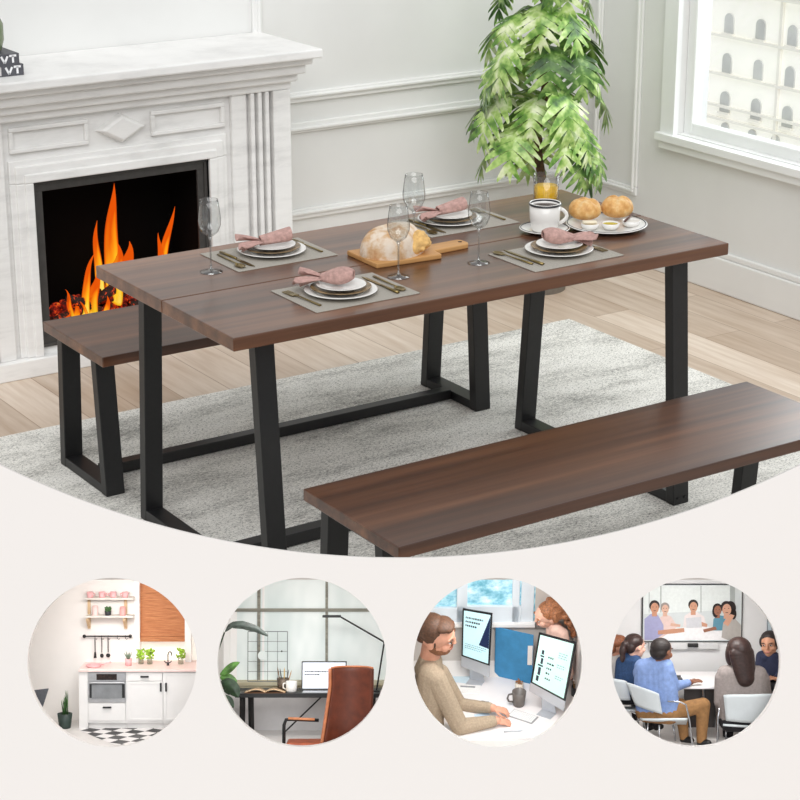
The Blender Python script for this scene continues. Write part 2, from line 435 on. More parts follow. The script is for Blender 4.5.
def flame(x, y, z, h, w, lean, seed, kinks=0.18):
    r = random.Random(seed); ph = r.random() * 6; g = G((0.76, 2.24, 0.12)); n = 16; pts = []; rad = []
    for k in range(n + 1):
        t = k / n
        prof = (math.sin(PI * min(1, t * 1.25 + .18)) if t < .6 else math.sin(PI * .93) * 0 + math.sin(PI * min(1, .6 * 1.25 + .18)) * (1 - (t - .6) / .4) ** .8 + 0.0)
        prof = max(0.0, (0.5 + 1.1 * t) * (1 - t) ** 1.05 * 1.1)
        pts.append((x + lean * t * t + w * kinks * 2 * math.sin(ph + t * 7) * t, y + 0.01 * math.sin(t * 5 + ph), z + h * t)); rad.append(max(0.0006, w * prof))
    g.tube(pts, rad, 12, 0.45); g.done('flame', FL, fire, smooth=True)
for a in ((0.748, 2.26, 0.17, 0.405, 0.075, 0.01, 1, .06), (0.700, 2.27, 0.18, 0.27, 0.042, -0.004, 2, .10), (0.80, 2.25, 0.16, 0.20, 0.075, 0.0, 3, .1), (0.735, 2.22, 0.16, 0.22, 0.07, 0.02, 9, .1),
          (0.945, 2.27, 0.17, 0.285, 0.040, 0.055, 4, .1), (0.93, 2.26, 0.17, 0.20, 0.036, 0.012, 5, .12),
          (0.595, 2.18, 0.13, 0.23, 0.040, 0.055, 6, .1), (0.63, 2.19, 0.13, 0.16, 0.055, 0.02, 7, .12), (0.545, 2.17, 0.13, 0.12, 0.03, -0.03, 8, .18),
          (0.55, 2.165, 0.11, 0.09, 0.022, 0.02, 10, .18), (0.60, 2.16, 0.11, 0.11, 0.020, -0.05, 11, .18), (0.665, 2.165, 0.12, 0.08, 0.02, 0.02, 12, .18), (0.50, 2.165, 0.11, 0.055, 0.024, 0.03, 13, .18)):
    flame(*a)
# things on the mantel
BKC = mat('book_cover', (82, 82, 88), 0.5, 0, 0.1, 60); BKP = mat('book_pages', (222, 222, 220), 0.8, 0, 0.05, 200); LET = mat('book_lettering', (236, 236, 238), 0.5)
def book(z, h, x1b, label):
    t = thing('book', label, 'book', (x1b - .11, 2.16, z), 0, 'thick books lying on the mantel')
    o = (x1b - .11, 2.16, z)
    G(o).box((x1b - .215, 2.085, z + .003), (x1b - .004, 2.235, z + h - .003)).done('pages', BKP, t)
    g = G(o); g.box((x1b - .21, 2.08, z), (x1b, 2.24, z + .003)); g.box((x1b - .21, 2.08, z + h - .003), (x1b, 2.24, z + h)); g.box((x1b - .075, 2.08, z + .003), (x1b, 2.084, z + h - .003)); g.box((x1b - .004, 2.084, z + .003), (x1b, 2.24, z + h - .003))
    g.done('cover', BKC, t)
    g = G(o); q = h * .62; zb = z + h * .2; xl = x1b - .062; y = 2.079
    def stroke(a, b2, wd=.0035):
        a = Vector((a[0], y, a[1])); b2 = Vector((b2[0], y, b2[1])); d = (b2 - a).normalized(); n = Vector((-d.z, 0, d.x)) * wd
        g.hexa([a - n, b2 - n, b2 + n, a + n] + [p + Vector((0, -.0008, 0)) for p in (a - n, b2 - n, b2 + n, a + n)])
    stroke((xl, zb + q), (xl + .011, zb)); stroke((xl + .011, zb), (xl + .022, zb + q))
    stroke((xl + .028, zb + q), (xl + .052, zb + q)); stroke((xl + .040, zb + q), (xl + .040, zb))
    g.done('lettering', LET, t)
book(1.018, 0.036, 0.385, 'lower dark grey book with pale lettering lying on the mantel')
book(1.054, 0.036, 0.372, 'upper dark grey book with pale lettering under the green vase')
vz = thing('vase', 'squat green glass vase standing on the two mantel books', 'vase', (0.28, 2.16, 1.0905))
g = G((0.28, 2.16, 1.0905)); g.lathe([(0, 1.0905), (.05, 1.0905), (.062, 1.096), (.072, 1.13), (.072, 1.18), (.055, 1.215), (.04, 1.23), (.046, 1.25), (.042, 1.25), (.036, 1.23), (.05, 1.21), (.067, 1.18), (.067, 1.13), (.055, 1.10), (0, 1.097)], 28, T(0.28, 2.16, 0))
g.done('body', mat('green_ceramic', (112, 126, 92), 0.25, 0, 0.12, 12), vz, smooth=True)

# ------------------------------------------------------------------ table and benches
def bar_yz(g, x0, x1, ya, za, yb, zb, w):
    """bar of width w (in y) running from (ya,za) low to (yb,zb) high between x0 and x1"""
    g.hexa([(x0, ya, za), (x1, ya, za), (x1, ya + w, za), (x0, ya + w, za), (x0, yb, zb), (x1, yb, zb), (x1, yb + w, zb), (x0, yb + w, zb)])
def trestle(t, org, x0, x1, y0, y1, inset, zt, w, rail):
    for side in (0, 1):
        g = G(org)
        if side == 0: bar_yz(g, x0, x1, y0, 0, y0 + inset, zt, w)
        else: bar_yz(g, x0, x1, y1 - w, 0, y1 - inset - w, zt, w)
        g.done('leg', BLACK, t, bevel=0.002)
    g = G(org); g.box((x0 + .001, y0 + w * .7, 0.001), (x1 - .001, y1 - w * .7, rail)); g.done('foot_rail', BLACK, t, bevel=0.002)
    g = G(org); g.box((x0 + .001, y0 + inset + w * .7, zt - .022), (x1 - .001, y1 - inset - w * .7, zt)); g.done('top_rail', BLACK, t, bevel=0.002)
tb = thing('dining_table', 'long walnut topped dining table with black trestle legs, set for four', 'table', (0.78, 0.378, 0))
TO = (0.78, 0.378, 0); TH = 0.034; L, W = 1.5627, 0.7558
G(TO).box((0, 0, .75 - TH), (L, 0.3705, .75)).done('tabletop', WALN, tb, bevel=0.003)
G(TO).box((0, 0.3722, .75 - TH), (L, W, .75)).done('tabletop', WALN, tb, bevel=0.003)
for (a, b2, yn) in ((.096, .150, .016), (1.402, 1.458, -.006)): trestle(tb, TO, a, b2, yn, .756, .055, .75 - TH, .034, .034)
G(TO).box((.150, .345, .003), (1.402, .392, .038)).done('stretcher', BLACK, tb, bevel=0.002)
SCR = mat('screw_steel', (70, 70, 72), 0.35, 1.0)
for q in (0, 1):
    g = G(TO); 
    for k in (0, 1): g.lathe([(0, 0), (.004, 0), (.004, .002), (0, .002)], 10, T(1.417 + .026 * k, -.0055 + 0.0, .02) @ RX(PI / 2))
    if q == 0: g.done('screw', SCR, tb)
    else: g.b.free()
def bench(x0b, y0b, Lb, Wb, label, fy0, fy1):
    o = (x0b + Lb / 2, y0b + Wb / 2, 0); t = thing('dining_bench', label, 'bench', o, 0, 'walnut benches along the table')
    G(o).box((x0b, y0b, .45 - .030), (x0b + Lb, y0b + Wb, .45)).done('seat', WALN, t, bevel=0.003)
    for (a, b2) in ((x0b + .025, x0b + .083), (x0b + Lb - .050, x0b + Lb + .008)):
        trestle(t, o, a, b2, y0b + fy0, y0b + fy1, .03, .42, .034, .03)
    ym = y0b + (fy0 + fy1) / 2
    G(o).box((x0b + .083, ym - .02, .003), (x0b + Lb - .050, ym + .02, .036)).done('stretcher', BLACK, t, bevel=0.002)
bench(0.0568, 0.8685, 1.3802, 0.4039, 'walnut bench with black legs on the fireplace side of the table', .075, .395)
bench(0.0300, -0.6641, 1.3802, 0.4039, 'walnut bench with black legs in front of the table, nearest', .075, .395)
# ------------------------------------------------------------------ things on the table
TZ = 0.75
PORC = mat('white_porcelain', (238, 236, 232), 0.18, 0, 0.01, 20, coat=0.3); RIMK = mat('dark_rim', (34, 34, 40), 0.3); CHARG = mat('brown_patterned_plate', (122, 100, 70), 0.3, 0, 0.35, 60)
GOLD = mat('bronze_cutlery', (142, 124, 82), 0.28, 1.0, 0.08, 40)
MATT = NT('woven_placemat'); _p = MATT.principled(Roughness=0.85)
_w = MATT.n('ShaderNodeTexChecker'); _w.inputs['Scale'].default_value = 420; _w.inputs['Color1'].default_value = lin((146, 140, 130)); _w.inputs['Color2'].default_value = lin((186, 181, 172)); MATT.l(MATT.coords((1, 1, 1)), _w.inputs['Vector']); MATT.l(_w.outputs['Color'], _p.inputs['Base Color'])
PINK = mat('dusty_pink_linen', (186, 150, 142), 0.85, 0, 0.10, 90)
def placemat(x0, y0, x1, y1, label):
    g = G(((x0 + x1) / 2, (y0 + y1) / 2, TZ)); g.box((x0, y0, TZ), (x1, y1, TZ + .0025)); o = g.done('placemat', MATT.m, bevel=0.001); o.location = ((x0 + x1) / 2, (y0 + y1) / 2, TZ)
    return tag(o, label, 'placemat', 'placemats on the table')
def plate(x, y, z, r, label, name='dinner_plate', m=PORC, group='dinner plates'):
    g = G(); h = r * .13
    g.lathe([(0, 0), (r * .55, 0), (r * .62, h * .2), (r * .98, h * .9), (r, h), (r * .97, h * 1.05), (r * .62, h * .42), (r * .55, h * .3), (0, h * .28)], 40)
    o = g.done(name, m, smooth=True); o.location = (x, y, z); return tag(o, label, 'plate', group)
def fork(x, y, rz, label):
    t = thing('fork', label, 'fork', (x, y, TZ + .0026), rz, 'forks on the placemats'); g = G()
    g.tube([(0, -.075, .003), (0, -.03, .004), (0, .015, .005), (0, .03, .004)], [.0045, .0035, .0026, .004], 8, 0.5); g.box((-.010, .03, .0025), (.010, .045, .0045)); g.done('handle', GOLD, t, smooth=False)
    g = G()
    for k in range(4): g.box((-.010 + .0055 * k, .045, .0025), (-.0065 + .0055 * k, .077, .0045))
    g.done('tines', GOLD, t); return t
def knife(x, y, rz, label):
    t = thing('knife', label, 'knife', (x, y, TZ + .0026), rz, 'knives on the placemats'); g = G(); g.tube([(0, -.085, .004), (0, -.05, .004), (0, -.005, .004)], [.0055, .005, .0035], 8, .6); g.done('handle', GOLD, t, smooth=True)
    g = G(); g.prism([(-.003, -.005), (.004, -.005), (.007, .03), (.006, .07), (.0, .088), (-.003, .06)], .0018, T(0, 0, .002)); g.done('blade', GOLD, t); return t
def spoon(x, y, rz, label):
    t = thing('spoon', label, 'spoon', (x, y, TZ + .0026), rz, 'spoons on the placemats'); g = G(); g.tube([(0, -.075, .003), (0, -.02, .004), (0, .03, .005), (0, .042, .004)], [.0048, .0035, .0026, .004], 8, .5); g.done('handle', GOLD, t, smooth=True)
    g = G(); g.grid(lambda u, v: (.013 * (v) * math.cos(2 * PI * u), .058 + .021 * v * math.sin(2 * PI * u), .0012 + .0035 * v * v), 20, 5, True); g.done('bowl', GOLD, t, smooth=True, solid=.0012); return t
def napkin(x, y, z, rz, label, style):
    """linen napkin, rolled into a soft pouch with loose tails"""
    t = thing('napkin', label, 'napkin', (x, y, z), rz, 'dusty pink napkins'); g = G()
    def roll(u, v):  # u round, v along: gathered narrow end opening to a soft bulb
        a = -0.45 * PI + 1.80 * PI * u
        if style == 1: rr = (.010 + .020 * math.sin(PI * min(1, v * .98)) ** .8 * v ** .5) + .0016 * math.sin(6 * a) * (1 - v)
        else: rr = .014 + .010 * v + .002 * math.sin(5 * a + 2) * (1 - v)
        rr *= (1.0 - .20 * u) if style != 1 else (1 - .04 * u)
        return (-.045 + .085 * v, rr * 1.15 * math.cos(a), .016 + .012 * v + rr * .85 * math.sin(a))
    g.grid(roll, 30, 18); g.done('roll', PINK, t, smooth=True, solid=.003)
    for s, (dy, ln, up, yaw) in enumerate(((-.010, -.062, .006, -.35), (.010, -.058, .020, .30), (.0, -.05, -.004, .0))):
        g = G()
        def tail(u, v, dy=dy, ln=ln, up=up, s=s, yaw=yaw):
            w = (.009 + .030 * v) * (1 - .45 * max(0, v - .7) / .3 * abs(2 * u - 1)); x = -.038 + ln * v; y = dy + w * (u - .5) * 1.7
            return (x - .012 * math.sin(PI * u) * v, y + yaw * (ln * v) * -.8, .014 + up * v - .010 * v * v + .005 * math.sin(u * 10 + s) * (.3 + v))
        g.grid(tail, 16, 10); g.done('tail', PINK, t, smooth=True, solid=.0028)
    return t
# four settings: plate centre, placemat box, words that single it out
SETS = [((.452, .603), (.285, .488, .592, .702), 'at the far end setting nearest the fire', -.25, 0, (0.012, -0.004)),
        ((.405, .172), (.268, .064, .575, .290), 'at the setting on the near long side by the left end', -.75, 1, (.0, .012)),
        ((1.045, .610), (.905, .497, 1.212, .71), 'at the far setting in front of the plant', -.1, 0, (0.005, 0.0)),
        ((1.108, .180), (.935, .058, 1.236, .270), 'at the setting in front of the coffee mug', 2.75, 1, (.0, .01))]
for (px, py), (a, b2, c2, d2), words, nr, st, nof in SETS:
    placemat(a, b2, c2, d2, 'grey woven placemat ' + words)
    plate(px, py, TZ + .0027, .094, 'wide white dinner plate ' + words)
    plate(px + .002, py + .002, TZ + .0105, .078, 'brown patterned middle plate ' + words, 'salad_plate', CHARG, 'brown patterned plates')
    plate(px + .004, py + .004, TZ + .0180, .064, 'small white top plate ' + words, 'side_plate', PORC, 'small white plates')
    napkin(px + nof[0], py + nof[1], TZ + .0225, nr, 'dusty pink folded napkin ' + words, st)
    if py > .5:   # far side: knife and spoon on the left, fork on the right
        knife(a + .052, py - .015, PI + .05, 'bronze knife ' + words); spoon(a + .028, py - .02, PI - .05, 'bronze spoon ' + words); fork(c2 - .03, py + .0, .05, 'bronze fork ' + words)
    elif px < .6:
        fork(a + .028, py + .005, .08, 'bronze fork ' + words); knife(c2 - .052, py, .0, 'bronze knife ' + words); spoon(c2 - .026, py, PI - .05, 'bronze spoon ' + words)
    else:
        spoon(a + .026, py + .01, .1, 'bronze spoon ' + words); knife(a + .052, py, .02, 'bronze knife ' + words); fork(c2 - .028, py + .005, PI + .05, 'bronze fork ' + words)
# wine glasses
WG = glass_mat('wine_glass', (250, 251, 251), 0.16, 0.5); WS = glass_mat('wine_stem', (238, 240, 240), 0.55, 0.8)
def wine_glass(x, y, h, label):
    t = thing('wine_glass', label, 'wine glass', (x, y, TZ), 0, 'wine glasses on the table'); k = h / .2
    bowl = [(0, .098), (.010, .100), (.022, .110), (.0295, .128), (.0305, .145), (.027, .175), (.0235, .198), (.0228, .198), (.0262, .175), (.0295, .145), (.0285, .129), (.021, .112), (.009, .103), (0, .1015)]
    G().lathe([(r * k, z * k) for r, z in bowl], 32).done('bowl', WG, t, smooth=True)
    G().lathe([(0, .006 * k), (.0035 * k, .007 * k), (.0026 * k, .03 * k), (.0026 * k, .085 * k), (.006 * k, .098 * k), (0, .098 * k)], 14).done('stem', WS, t, smooth=True)
    G().lathe([(0, 0), (.03 * k, 0), (.031 * k, .0012 * k), (.012 * k, .0035 * k), (.0035 * k, .007 * k), (0, .007 * k)], 32).done('foot', WS, t, smooth=True)
    return t
wine_glass(.228, .533, .198, 'empty wine glass in front of the fire, by the placemat corner')
wine_glass(.613, .222, .194, 'empty wine glass in front of the bread loaf')
wine_glass(.865, .216, .196, 'empty wine glass between bread board and the nearer right placemat')
wine_glass(.815, .452, .205, 'empty wine glass behind the bread loaf')
# bread on its board
BOARD = wood_mat('bamboo_board', [(0.3, (172, 122, 70)), (0.6, (206, 156, 98)), (0.85, (218, 172, 116))], 'X', 30, 0.5)
bd = thing('cutting_board', 'pale wooden bread board with a handle in the middle of the table', 'cutting board', (.71, .395, TZ))
g = G((.71, .395, TZ)); g.prism([(.607, .318), (.806, .303), (.812, .345), (.925, .350), (.935, .362), (.935, .395), (.925, .405), (.815, .402), (.818, .455), (.612, .475)], .014, T(0, 0, TZ)); g.done('board', BOARD, bd, bevel=.003)
G((.71, .395, TZ)).lathe([(0, 0), (.006, 0), (.006, .0004), (0, .0004)], 14, T(.918, .378, TZ + .0141)).done('hanging_hole', mat('hole_dark', (70, 46, 26), .8), bd)
CR = NT('bread_crust'); _p = CR.principled(Roughness=0.8); _f = CR.noise(CR.coords((1, 1, 1)), 16, 6, 0.65)
CR.l(CR.ramp(_f, [(0.30, (186, 130, 80)), (0.42, (212, 176, 136)), (0.52, (230, 212, 192)), (0.75, (240, 230, 218))]), _p.inputs['Base Color']); CR.bump(_f, .5, .006, _p)
CRUMB = mat('bread_crumb', (232, 186, 118), 0.9, 0, .12, 60)
bl = thing('bread_loaf', 'round floury country loaf cut open on the bread board', 'bread', (.70, .385, TZ + .0142)); BO = (.70, .385, TZ + .0142)
g = G(BO)
def loaf(u, v):
    a = 2 * PI * u; e = v * PI / 2; rx, ry, rz = .092, .07, .075
    w = 1 + .03 * math.sin(3 * a + 1) + .03 * math.sin(7 * a) * math.sin(e)
    c = math.cos(e) ** .55
    return (.70 + rx * c * math.cos(a) * w, .385 + ry * c * math.sin(a) * w, TZ + .0142 + rz * math.sin(e) ** .9 * (1 + .08 * math.cos(a)))
g.grid(loaf, 36, 12, True); g.done('crust', CR.m, bl, smooth=True)
g = G(BO); q = random.Random(2)
g.ell((.752, .352, TZ + .045), (.040, .036, .032)); g.ell((.770, .365, TZ + .040), (.032, .036, .028)); g.ell((.735, .338, TZ + .035), (.026, .022, .024))
for i in range(26): a = q.uniform(-2.6, .6); e = q.uniform(-.6, 1.1); g.ell((.755 + .036 * math.cos(a) * math.cos(e), .352 + .034 * math.sin(a) * math.cos(e), TZ + .042 + .029 * math.sin(e)), q.uniform(.005, .010), None, 7, 5)
g.done('torn_crumb', CRUMB, bl, remesh=.0022)
# coffee mug and saucer
def rim_ring(name, parent, r, z, th, org=(0, 0, 0)):
    g = G(org); n = 44; g.grid(lambda u, v: ((r + th * math.cos(2 * PI * v)) * math.cos(2 * PI * u), (r + th * math.cos(2 * PI * v)) * math.sin(2 * PI * u), z + th * math.sin(2 * PI * v)), n, 8, True); return g.done(name, RIMK, parent, smooth=True)
sx, sy = 1.205, .372
sc = thing('saucer', 'white saucer with a dark rim line under the coffee mug', 'saucer', (sx, sy, TZ)); r = .072
G().lathe([(0, 0), (r * .5, 0), (r * .95, .012), (r, .014), (r * .97, .0155), (r * .5, .005), (0, .005)], 44).done('dish', PORC, sc, smooth=True); rim_ring('rim_line', sc, r * .94, .0148, .0016)
mg = thing('coffee_mug', 'white coffee mug with dark rim on a saucer', 'mug', (sx, sy, TZ + .0052)); r = .044; h = .082
G().lathe([(0, 0), (r * .72, 0), (r * .84, .006), (r * .97, h * .45), (r, h), (r * .94, h), (r * .90, h * .45), (r * .75, .012), (0, .010)], 40).done('cup', PORC, mg, smooth=True)
rim_ring('rim_line', mg, r * .985, h - .004, .0032)
G().lathe([(0, h * .86), (r * .925, h * .86), (r * .925, h * .862), (0, h * .862)], 36).done('coffee', mat('coffee', (58, 34, 22), .15), mg)
ha = -.55; g = G(); g.tube([(r * .93 * math.cos(ha) + math.cos(ha) * .0, r * .93 * math.sin(ha), h * .8)] + [((r + .018 * math.sin(PI * k / 6)) * math.cos(ha), (r + .018 * math.sin(PI * k / 6)) * math.sin(ha), h * (.8 - .55 * k / 6)) for k in range(1, 6)] + [(r * .9 * math.cos(ha), r * .9 * math.sin(ha), h * .25)], .0055, 10); g.done('handle', PORC, mg, smooth=True)
# juice
jx, jy = 1.335, .538
jg = thing('juice_glass', 'straight glass of orange juice behind the coffee mug', 'glass', (jx, jy, TZ)); r = .038; h = .118
G().lathe([(0, 0), (r * .92, 0), (r, h), (r * .955, h), (r * .87, .006), (0, .006)], 36).done('tumbler', WG, jg, smooth=True)
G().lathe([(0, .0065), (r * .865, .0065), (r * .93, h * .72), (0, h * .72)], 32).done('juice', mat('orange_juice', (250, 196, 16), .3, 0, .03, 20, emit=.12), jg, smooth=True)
# breakfast plate, rolls, dishes
bx, by = 1.385, .318; r = .117
bp = thing('breakfast_plate', 'big white plate with dark rim line holding two rolls', 'plate', (bx, by, TZ))
G().lathe([(0, 0), (r * .6, 0), (r * .97, .011), (r, .0135), (r * .97, .0145), (r * .6, .0055), (0, .0052)], 48).done('dish', PORC, bp, smooth=True); rim_ring('rim_line', bp, r * .955, .0140, .0016)
ROLL = NT('golden_roll'); _p = ROLL.principled(Roughness=0.55); _f = ROLL.noise(ROLL.coords((1, 1, 1)), 30, 5, 0.6)
ROLL.l(ROLL.ramp(_f, [(0.32, (190, 132, 66)), (0.5, (222, 172, 104)), (0.68, (240, 212, 160))]), _p.inputs['Base Color']); ROLL.bump(_f, .3, .003, _p)
def roll_(x, y, rz, label):
    g = G()
    def f(u, v):
        a = 2 * PI * u; e = -PI / 2 + PI * v; c = math.cos(e) ** .8; s = math.sin(e); q = 1.0
        if s > .1:
            d = min(abs(math.sin(a)), abs(math.cos(a))); q = 1 - .16 * math.exp(-(d * c / .16) ** 2) * s
        return (.047 * c * math.cos(a) * q, .047 * c * math.sin(a) * q, .029 + (.036 * s if s > 0 else .026 * s) * q)
    g.grid(f, 48, 18, True); o = g.done('bread_roll', ROLL.m, smooth=True); o.location = (x, y, TZ + .0125); o.rotation_euler = (0, 0, rz); return tag(o, label, 'bread roll', 'rolls on the breakfast plate')
roll_(1.357, .382, .3, 'golden bread roll on the big plate, nearer the juice glass'); roll_(1.450, .352, .7, 'golden bread roll with a scored cross on the outer side of the big plate')
def dish(x, y, label, fill, name):
    t = thing('dip_dish', label, 'dish', (x, y, TZ + .0072), 0, 'small dishes on the breakfast plate'); r = .026
    G().lathe([(0, 0), (r * .7, 0), (r * .95, .008), (r, .017), (r * .93, .017), (r * .8, .008), (0, .005)], 28).done('cup', PORC, t, smooth=True)
    if fill: G().lathe([(0, .0128), (r * .87, .0128), (r * .87, .0132), (0, .0132)], 24).done(name, fill, t)
    return t
dish(1.320, .312, 'small white butter dish on the big plate, nearer the mug', mat('butter', (238, 228, 204), .5), 'butter'); dish(1.370, .282, 'small white dish of yellow oil between the two others', mat('yellow_oil', (196, 176, 40), .12), 'oil'); dish(1.437, .272, 'small white dish with a brown stick across it, at the outer edge of the plate', mat('cream_dip', (226, 222, 214), .5), 'dip')
g = G((1.437, .272, TZ + .026)); g.tube([(1.405, .262, TZ + .0275), (1.478, .315, TZ + .028)], [.004, .003], 8, .6); g.done('cinnamon_stick', mat('brown_stick', (92, 60, 52), .6), smooth=True).location = (0, 0, 0)
bpy.data.objects['cinnamon_stick'].location = (1.437, .272, TZ + .026); tag(bpy.data.objects['cinnamon_stick'], 'brown stick resting across the outermost small dish', 'stick')
g = G(); g.box((-.02, -.009, 0), (.02, .009, .006)); o = g.done('butter_slice', mat('butter', (238, 228, 204), .5), bevel=.002); o.location = (1.318, .312, TZ + .0245); o.rotation_euler = (0, 0, -.5); tag(o, 'flat pale butter slice lying on the butter dish', 'butter')

# ------------------------------------------------------------------ plant
PX, PY = 2.435, 2.0
pl = thing('potted_monstera', 'tall leafy monstera plant in a pot in the corner behind the table', 'plant', (PX, PY, FZ))
G().lathe([(0, 0), (.11, 0), (.15, .26), (.155, .28), (.14, .28), (.135, .25), (0, .245)], 32).done('pot', mat('grey_pot', (150, 148, 144), .6), pl, smooth=True)
G().lathe([(0, .24), (.136, .24), (.136, .255), (0, .262)], 24).done('soil', mat('soil', (52, 38, 28), .95, 0, .3, 80), pl)
g = G(); g.tube([(.01 * math.sin(k * 1.3), .008 * math.cos(k * 1.7), .25 + .09 * k) for k in range(13)], [.019 - .0006 * k for k in range(13)], 9); g.done('trunk', mat('plant_trunk', (84, 62, 40), .9, 0, .3, 60), pl, smooth=True)
LF = NT('monstera_leaf'); _p = LF.principled(Roughness=0.38); _f = LF.noise(LF.coords((1, 1, 1)), 13, 3, 0.6)
LF.l(LF.ramp(_f, [(0.30, (52, 92, 34)), (0.42, (110, 154, 62)), (0.52, (176, 204, 118)), (0.64, (228, 236, 196))]), _p.inputs['Base Color']); LF2 = NT('monstera_leaf_dark'); _p = LF2.principled(Roughness=0.38); _f = LF2.noise(LF2.coords((1, 1, 1)), 15, 3, 0.6)
LF2.l(LF2.ramp(_f, [(0.35, (40, 72, 30)), (0.5, (84, 124, 50)), (0.66, (176, 204, 122))]), _p.inputs['Base Color'])
def leaf(az, z, length, up, m, seed):
    r = random.Random(seed); st = .12 * length / .25 + .03
    d = Vector((math.cos(az), math.sin(az), 0)); side = Vector((-math.sin(az), math.cos(az), 0)); g = G()
    p0 = Vector((0, 0, z - .04)); p1 = d * st * .55 + Vector((0, 0, z + up * .7)); p2 = d * st + Vector((0, 0, z + up))
    g.mi = 1; g.tube([p0, p0.lerp(p1, .6) + Vector((0, 0, .01)), p1, p2], [.006, .005, .004, .0035], 6); g.mi = 0
    droop = r.uniform(1.15, 1.55); twist = r.uniform(-.35, .35)
    def mid(t):      # midrib curve: leaves the petiole level then hangs
        a = -.1 + droop * min(1, t * 1.6); s = length * t
        return p2 + d * (s * math.cos(droop * t * .75) * .9) + Vector((0, 0, -s * math.sin(droop * t * .75) * 1.0))
    def tan(t): return (mid(t + .01) - mid(t - .01)).normalized()
    def pt(t, w):    # w across, drops off the midrib
        tn = tan(t); nrm = tn.cross(side).normalized(); sd = (side * math.cos(twist) + nrm * math.sin(twist))
        return mid(t) + sd * w - Vector((0, 0, abs(w) * .35))
    W = length * .50
    n = 6
    for sgn in (-1, 1):
        for i in range(n):
            t0 = i / n * .92; t1 = (i + .93) / n * .92
            wl = W * (math.sin(PI * min(1, (i + 1.1) / (n + .6))) ** .6) * r.uniform(.85, 1.08); lag = .10
            prev = None
            for k in range(5):
                q = k / 4; ww = sgn * wl * q; sh = lag * q + .05 * q * q; nar = 1 - .62 * max(0, q - .55) / .45
                ta = t0 + sh + (t1 - t0) * (1 - nar) / 2; tb2 = t1 + sh - (t1 - t0) * (1 - nar) / 2
                if k == 0: ta, tb2 = t0, t0 + (1 / n) * .92
                row = [g._v(pt(ta, ww)), g._v(pt((ta + tb2) / 2, ww * 1.02)), g._v(pt(tb2, ww))]
                if prev: g._f([prev[0], row[0], row[1], prev[1]]); g._f([prev[1], row[1], row[2], prev[2]])
                prev = row
        # tip
    a = [g._v(pt(.9, -W * .12)), g._v(pt(.9, W * .12)), g._v(pt(1.1, 0))]; g._f(a)
    o = g.done('leaf', [m, MATS['stem_green']], pl, smooth=True); return o
mat('stem_green', (108, 140, 60), .5)
r = random.Random(11)
for i in range(42):
    z = .53 + .72 * (i / 41) + r.uniform(-.03, .03); az = i * 2.39996 + r.uniform(-.3, .3)
    leaf(az, z, r.uniform(.18, .24) * (1.0 if i < 30 else .85), r.uniform(-.01, .07), (LF.m, LF.m, LF2.m)[i % 3], i)

# ------------------------------------------------------------------ across the street
BW = mat('pale_stucco_glow', (246, 243, 236), .9, 0, .012, .3, emit=.28); BWN = mat('facade_window_glass', (206, 206, 204), .5, 0, .08, .5); BTR = mat('facade_trim', (232, 228, 220), .9, 0, .02, .5, emit=.15); ROOF = mat('clay_roof', (206, 170, 140), .9, 0, .1, 1)  # stucco and trim emit faintly, standing in for washed-out daylight haze
bo = (62, 62, -26); bld = thing('apartment_building', 'pale stucco building with arched windows seen through the window', 'building', bo)
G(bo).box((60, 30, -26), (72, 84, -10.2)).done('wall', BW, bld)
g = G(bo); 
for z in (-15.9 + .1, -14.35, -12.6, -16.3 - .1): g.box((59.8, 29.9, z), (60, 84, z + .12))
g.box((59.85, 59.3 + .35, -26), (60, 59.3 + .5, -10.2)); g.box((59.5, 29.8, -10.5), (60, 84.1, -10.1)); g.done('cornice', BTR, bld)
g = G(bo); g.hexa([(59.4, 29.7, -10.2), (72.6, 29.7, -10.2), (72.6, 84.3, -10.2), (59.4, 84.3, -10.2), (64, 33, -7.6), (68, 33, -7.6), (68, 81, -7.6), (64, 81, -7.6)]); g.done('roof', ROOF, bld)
def arch(y, z, w, h):
    g = G(bo); n = 9; pts = [(y - w / 2, z), (y + w / 2, z)] + [(y + w / 2 * math.cos(PI * k / n), z + h - w / 2 + w / 2 * math.sin(PI * k / n)) for k in range(n + 1)]
    M = Matrix(((0, 0, -1, 60.02), (1, 0, 0, 0), (0, 1, 0, 0), (0, 0, 0, 1))); g.prism(pts, .1, M); f = g.done('window', BWN, bld)
    g = G(bo); o = [(y + q, zz) for q, zz in ((-w / 2 - .06, z - .08), (w / 2 + .06, z - .08), (w / 2 + .06, z), (-w / 2 - .06, z))]; g.prism(o, .2, M); g.done('sill', BTR, f)
for yy in (61.05, 59.05, 57.2, 55.4, 63.1, 65.2): arch(yy, -16.0, .62, .95)
for yy in (63.0, 61.2, 59.7, 57.6, 65): arch(yy, -16.95, .5, .48)
for yy in (59.05, 61.05, 57.2, 55.4, 63.1, 65.2): arch(yy, -14.2, .58, .9)
for yy in (59.05, 61.05, 57.2, 63.1, 65.2, 67.2): arch(yy, -12.4, .58, .9)
struct(G().box((30, -60, -27), (260, 260, -26)).done('ground', mat('street_ground', (240, 239, 236), .9, 0, .02, 1, emit=.2)))  # ground glows slightly too, matching the brightened facade
def tree(x, y, z, rad, label, seed):
    t = thing('tree', label, 'tree', (x, y, z), 0, 'trees beyond the pale building'); q = random.Random(seed)
    g = G(); g.tube([(0, 0, 0), (0, 0, rad * 1.2)], [rad * .12, rad * .08], 8); g.done('trunk', mat('plant_trunk', (84, 62, 40)), t)
    g = G()
    for i in range(26):
        v = Vector((q.gauss(0, 1), q.gauss(0, 1), q.gauss(0, .8))).normalized() * rad * .62; g.ell(v + Vector((0, 0, rad * 1.7)), rad * q.uniform(.3, .5), None, 9, 6)
    g.done('crown', mat('tree_leaves', (140, 176, 128), .8, 0, .25, .9), t, smooth=True)
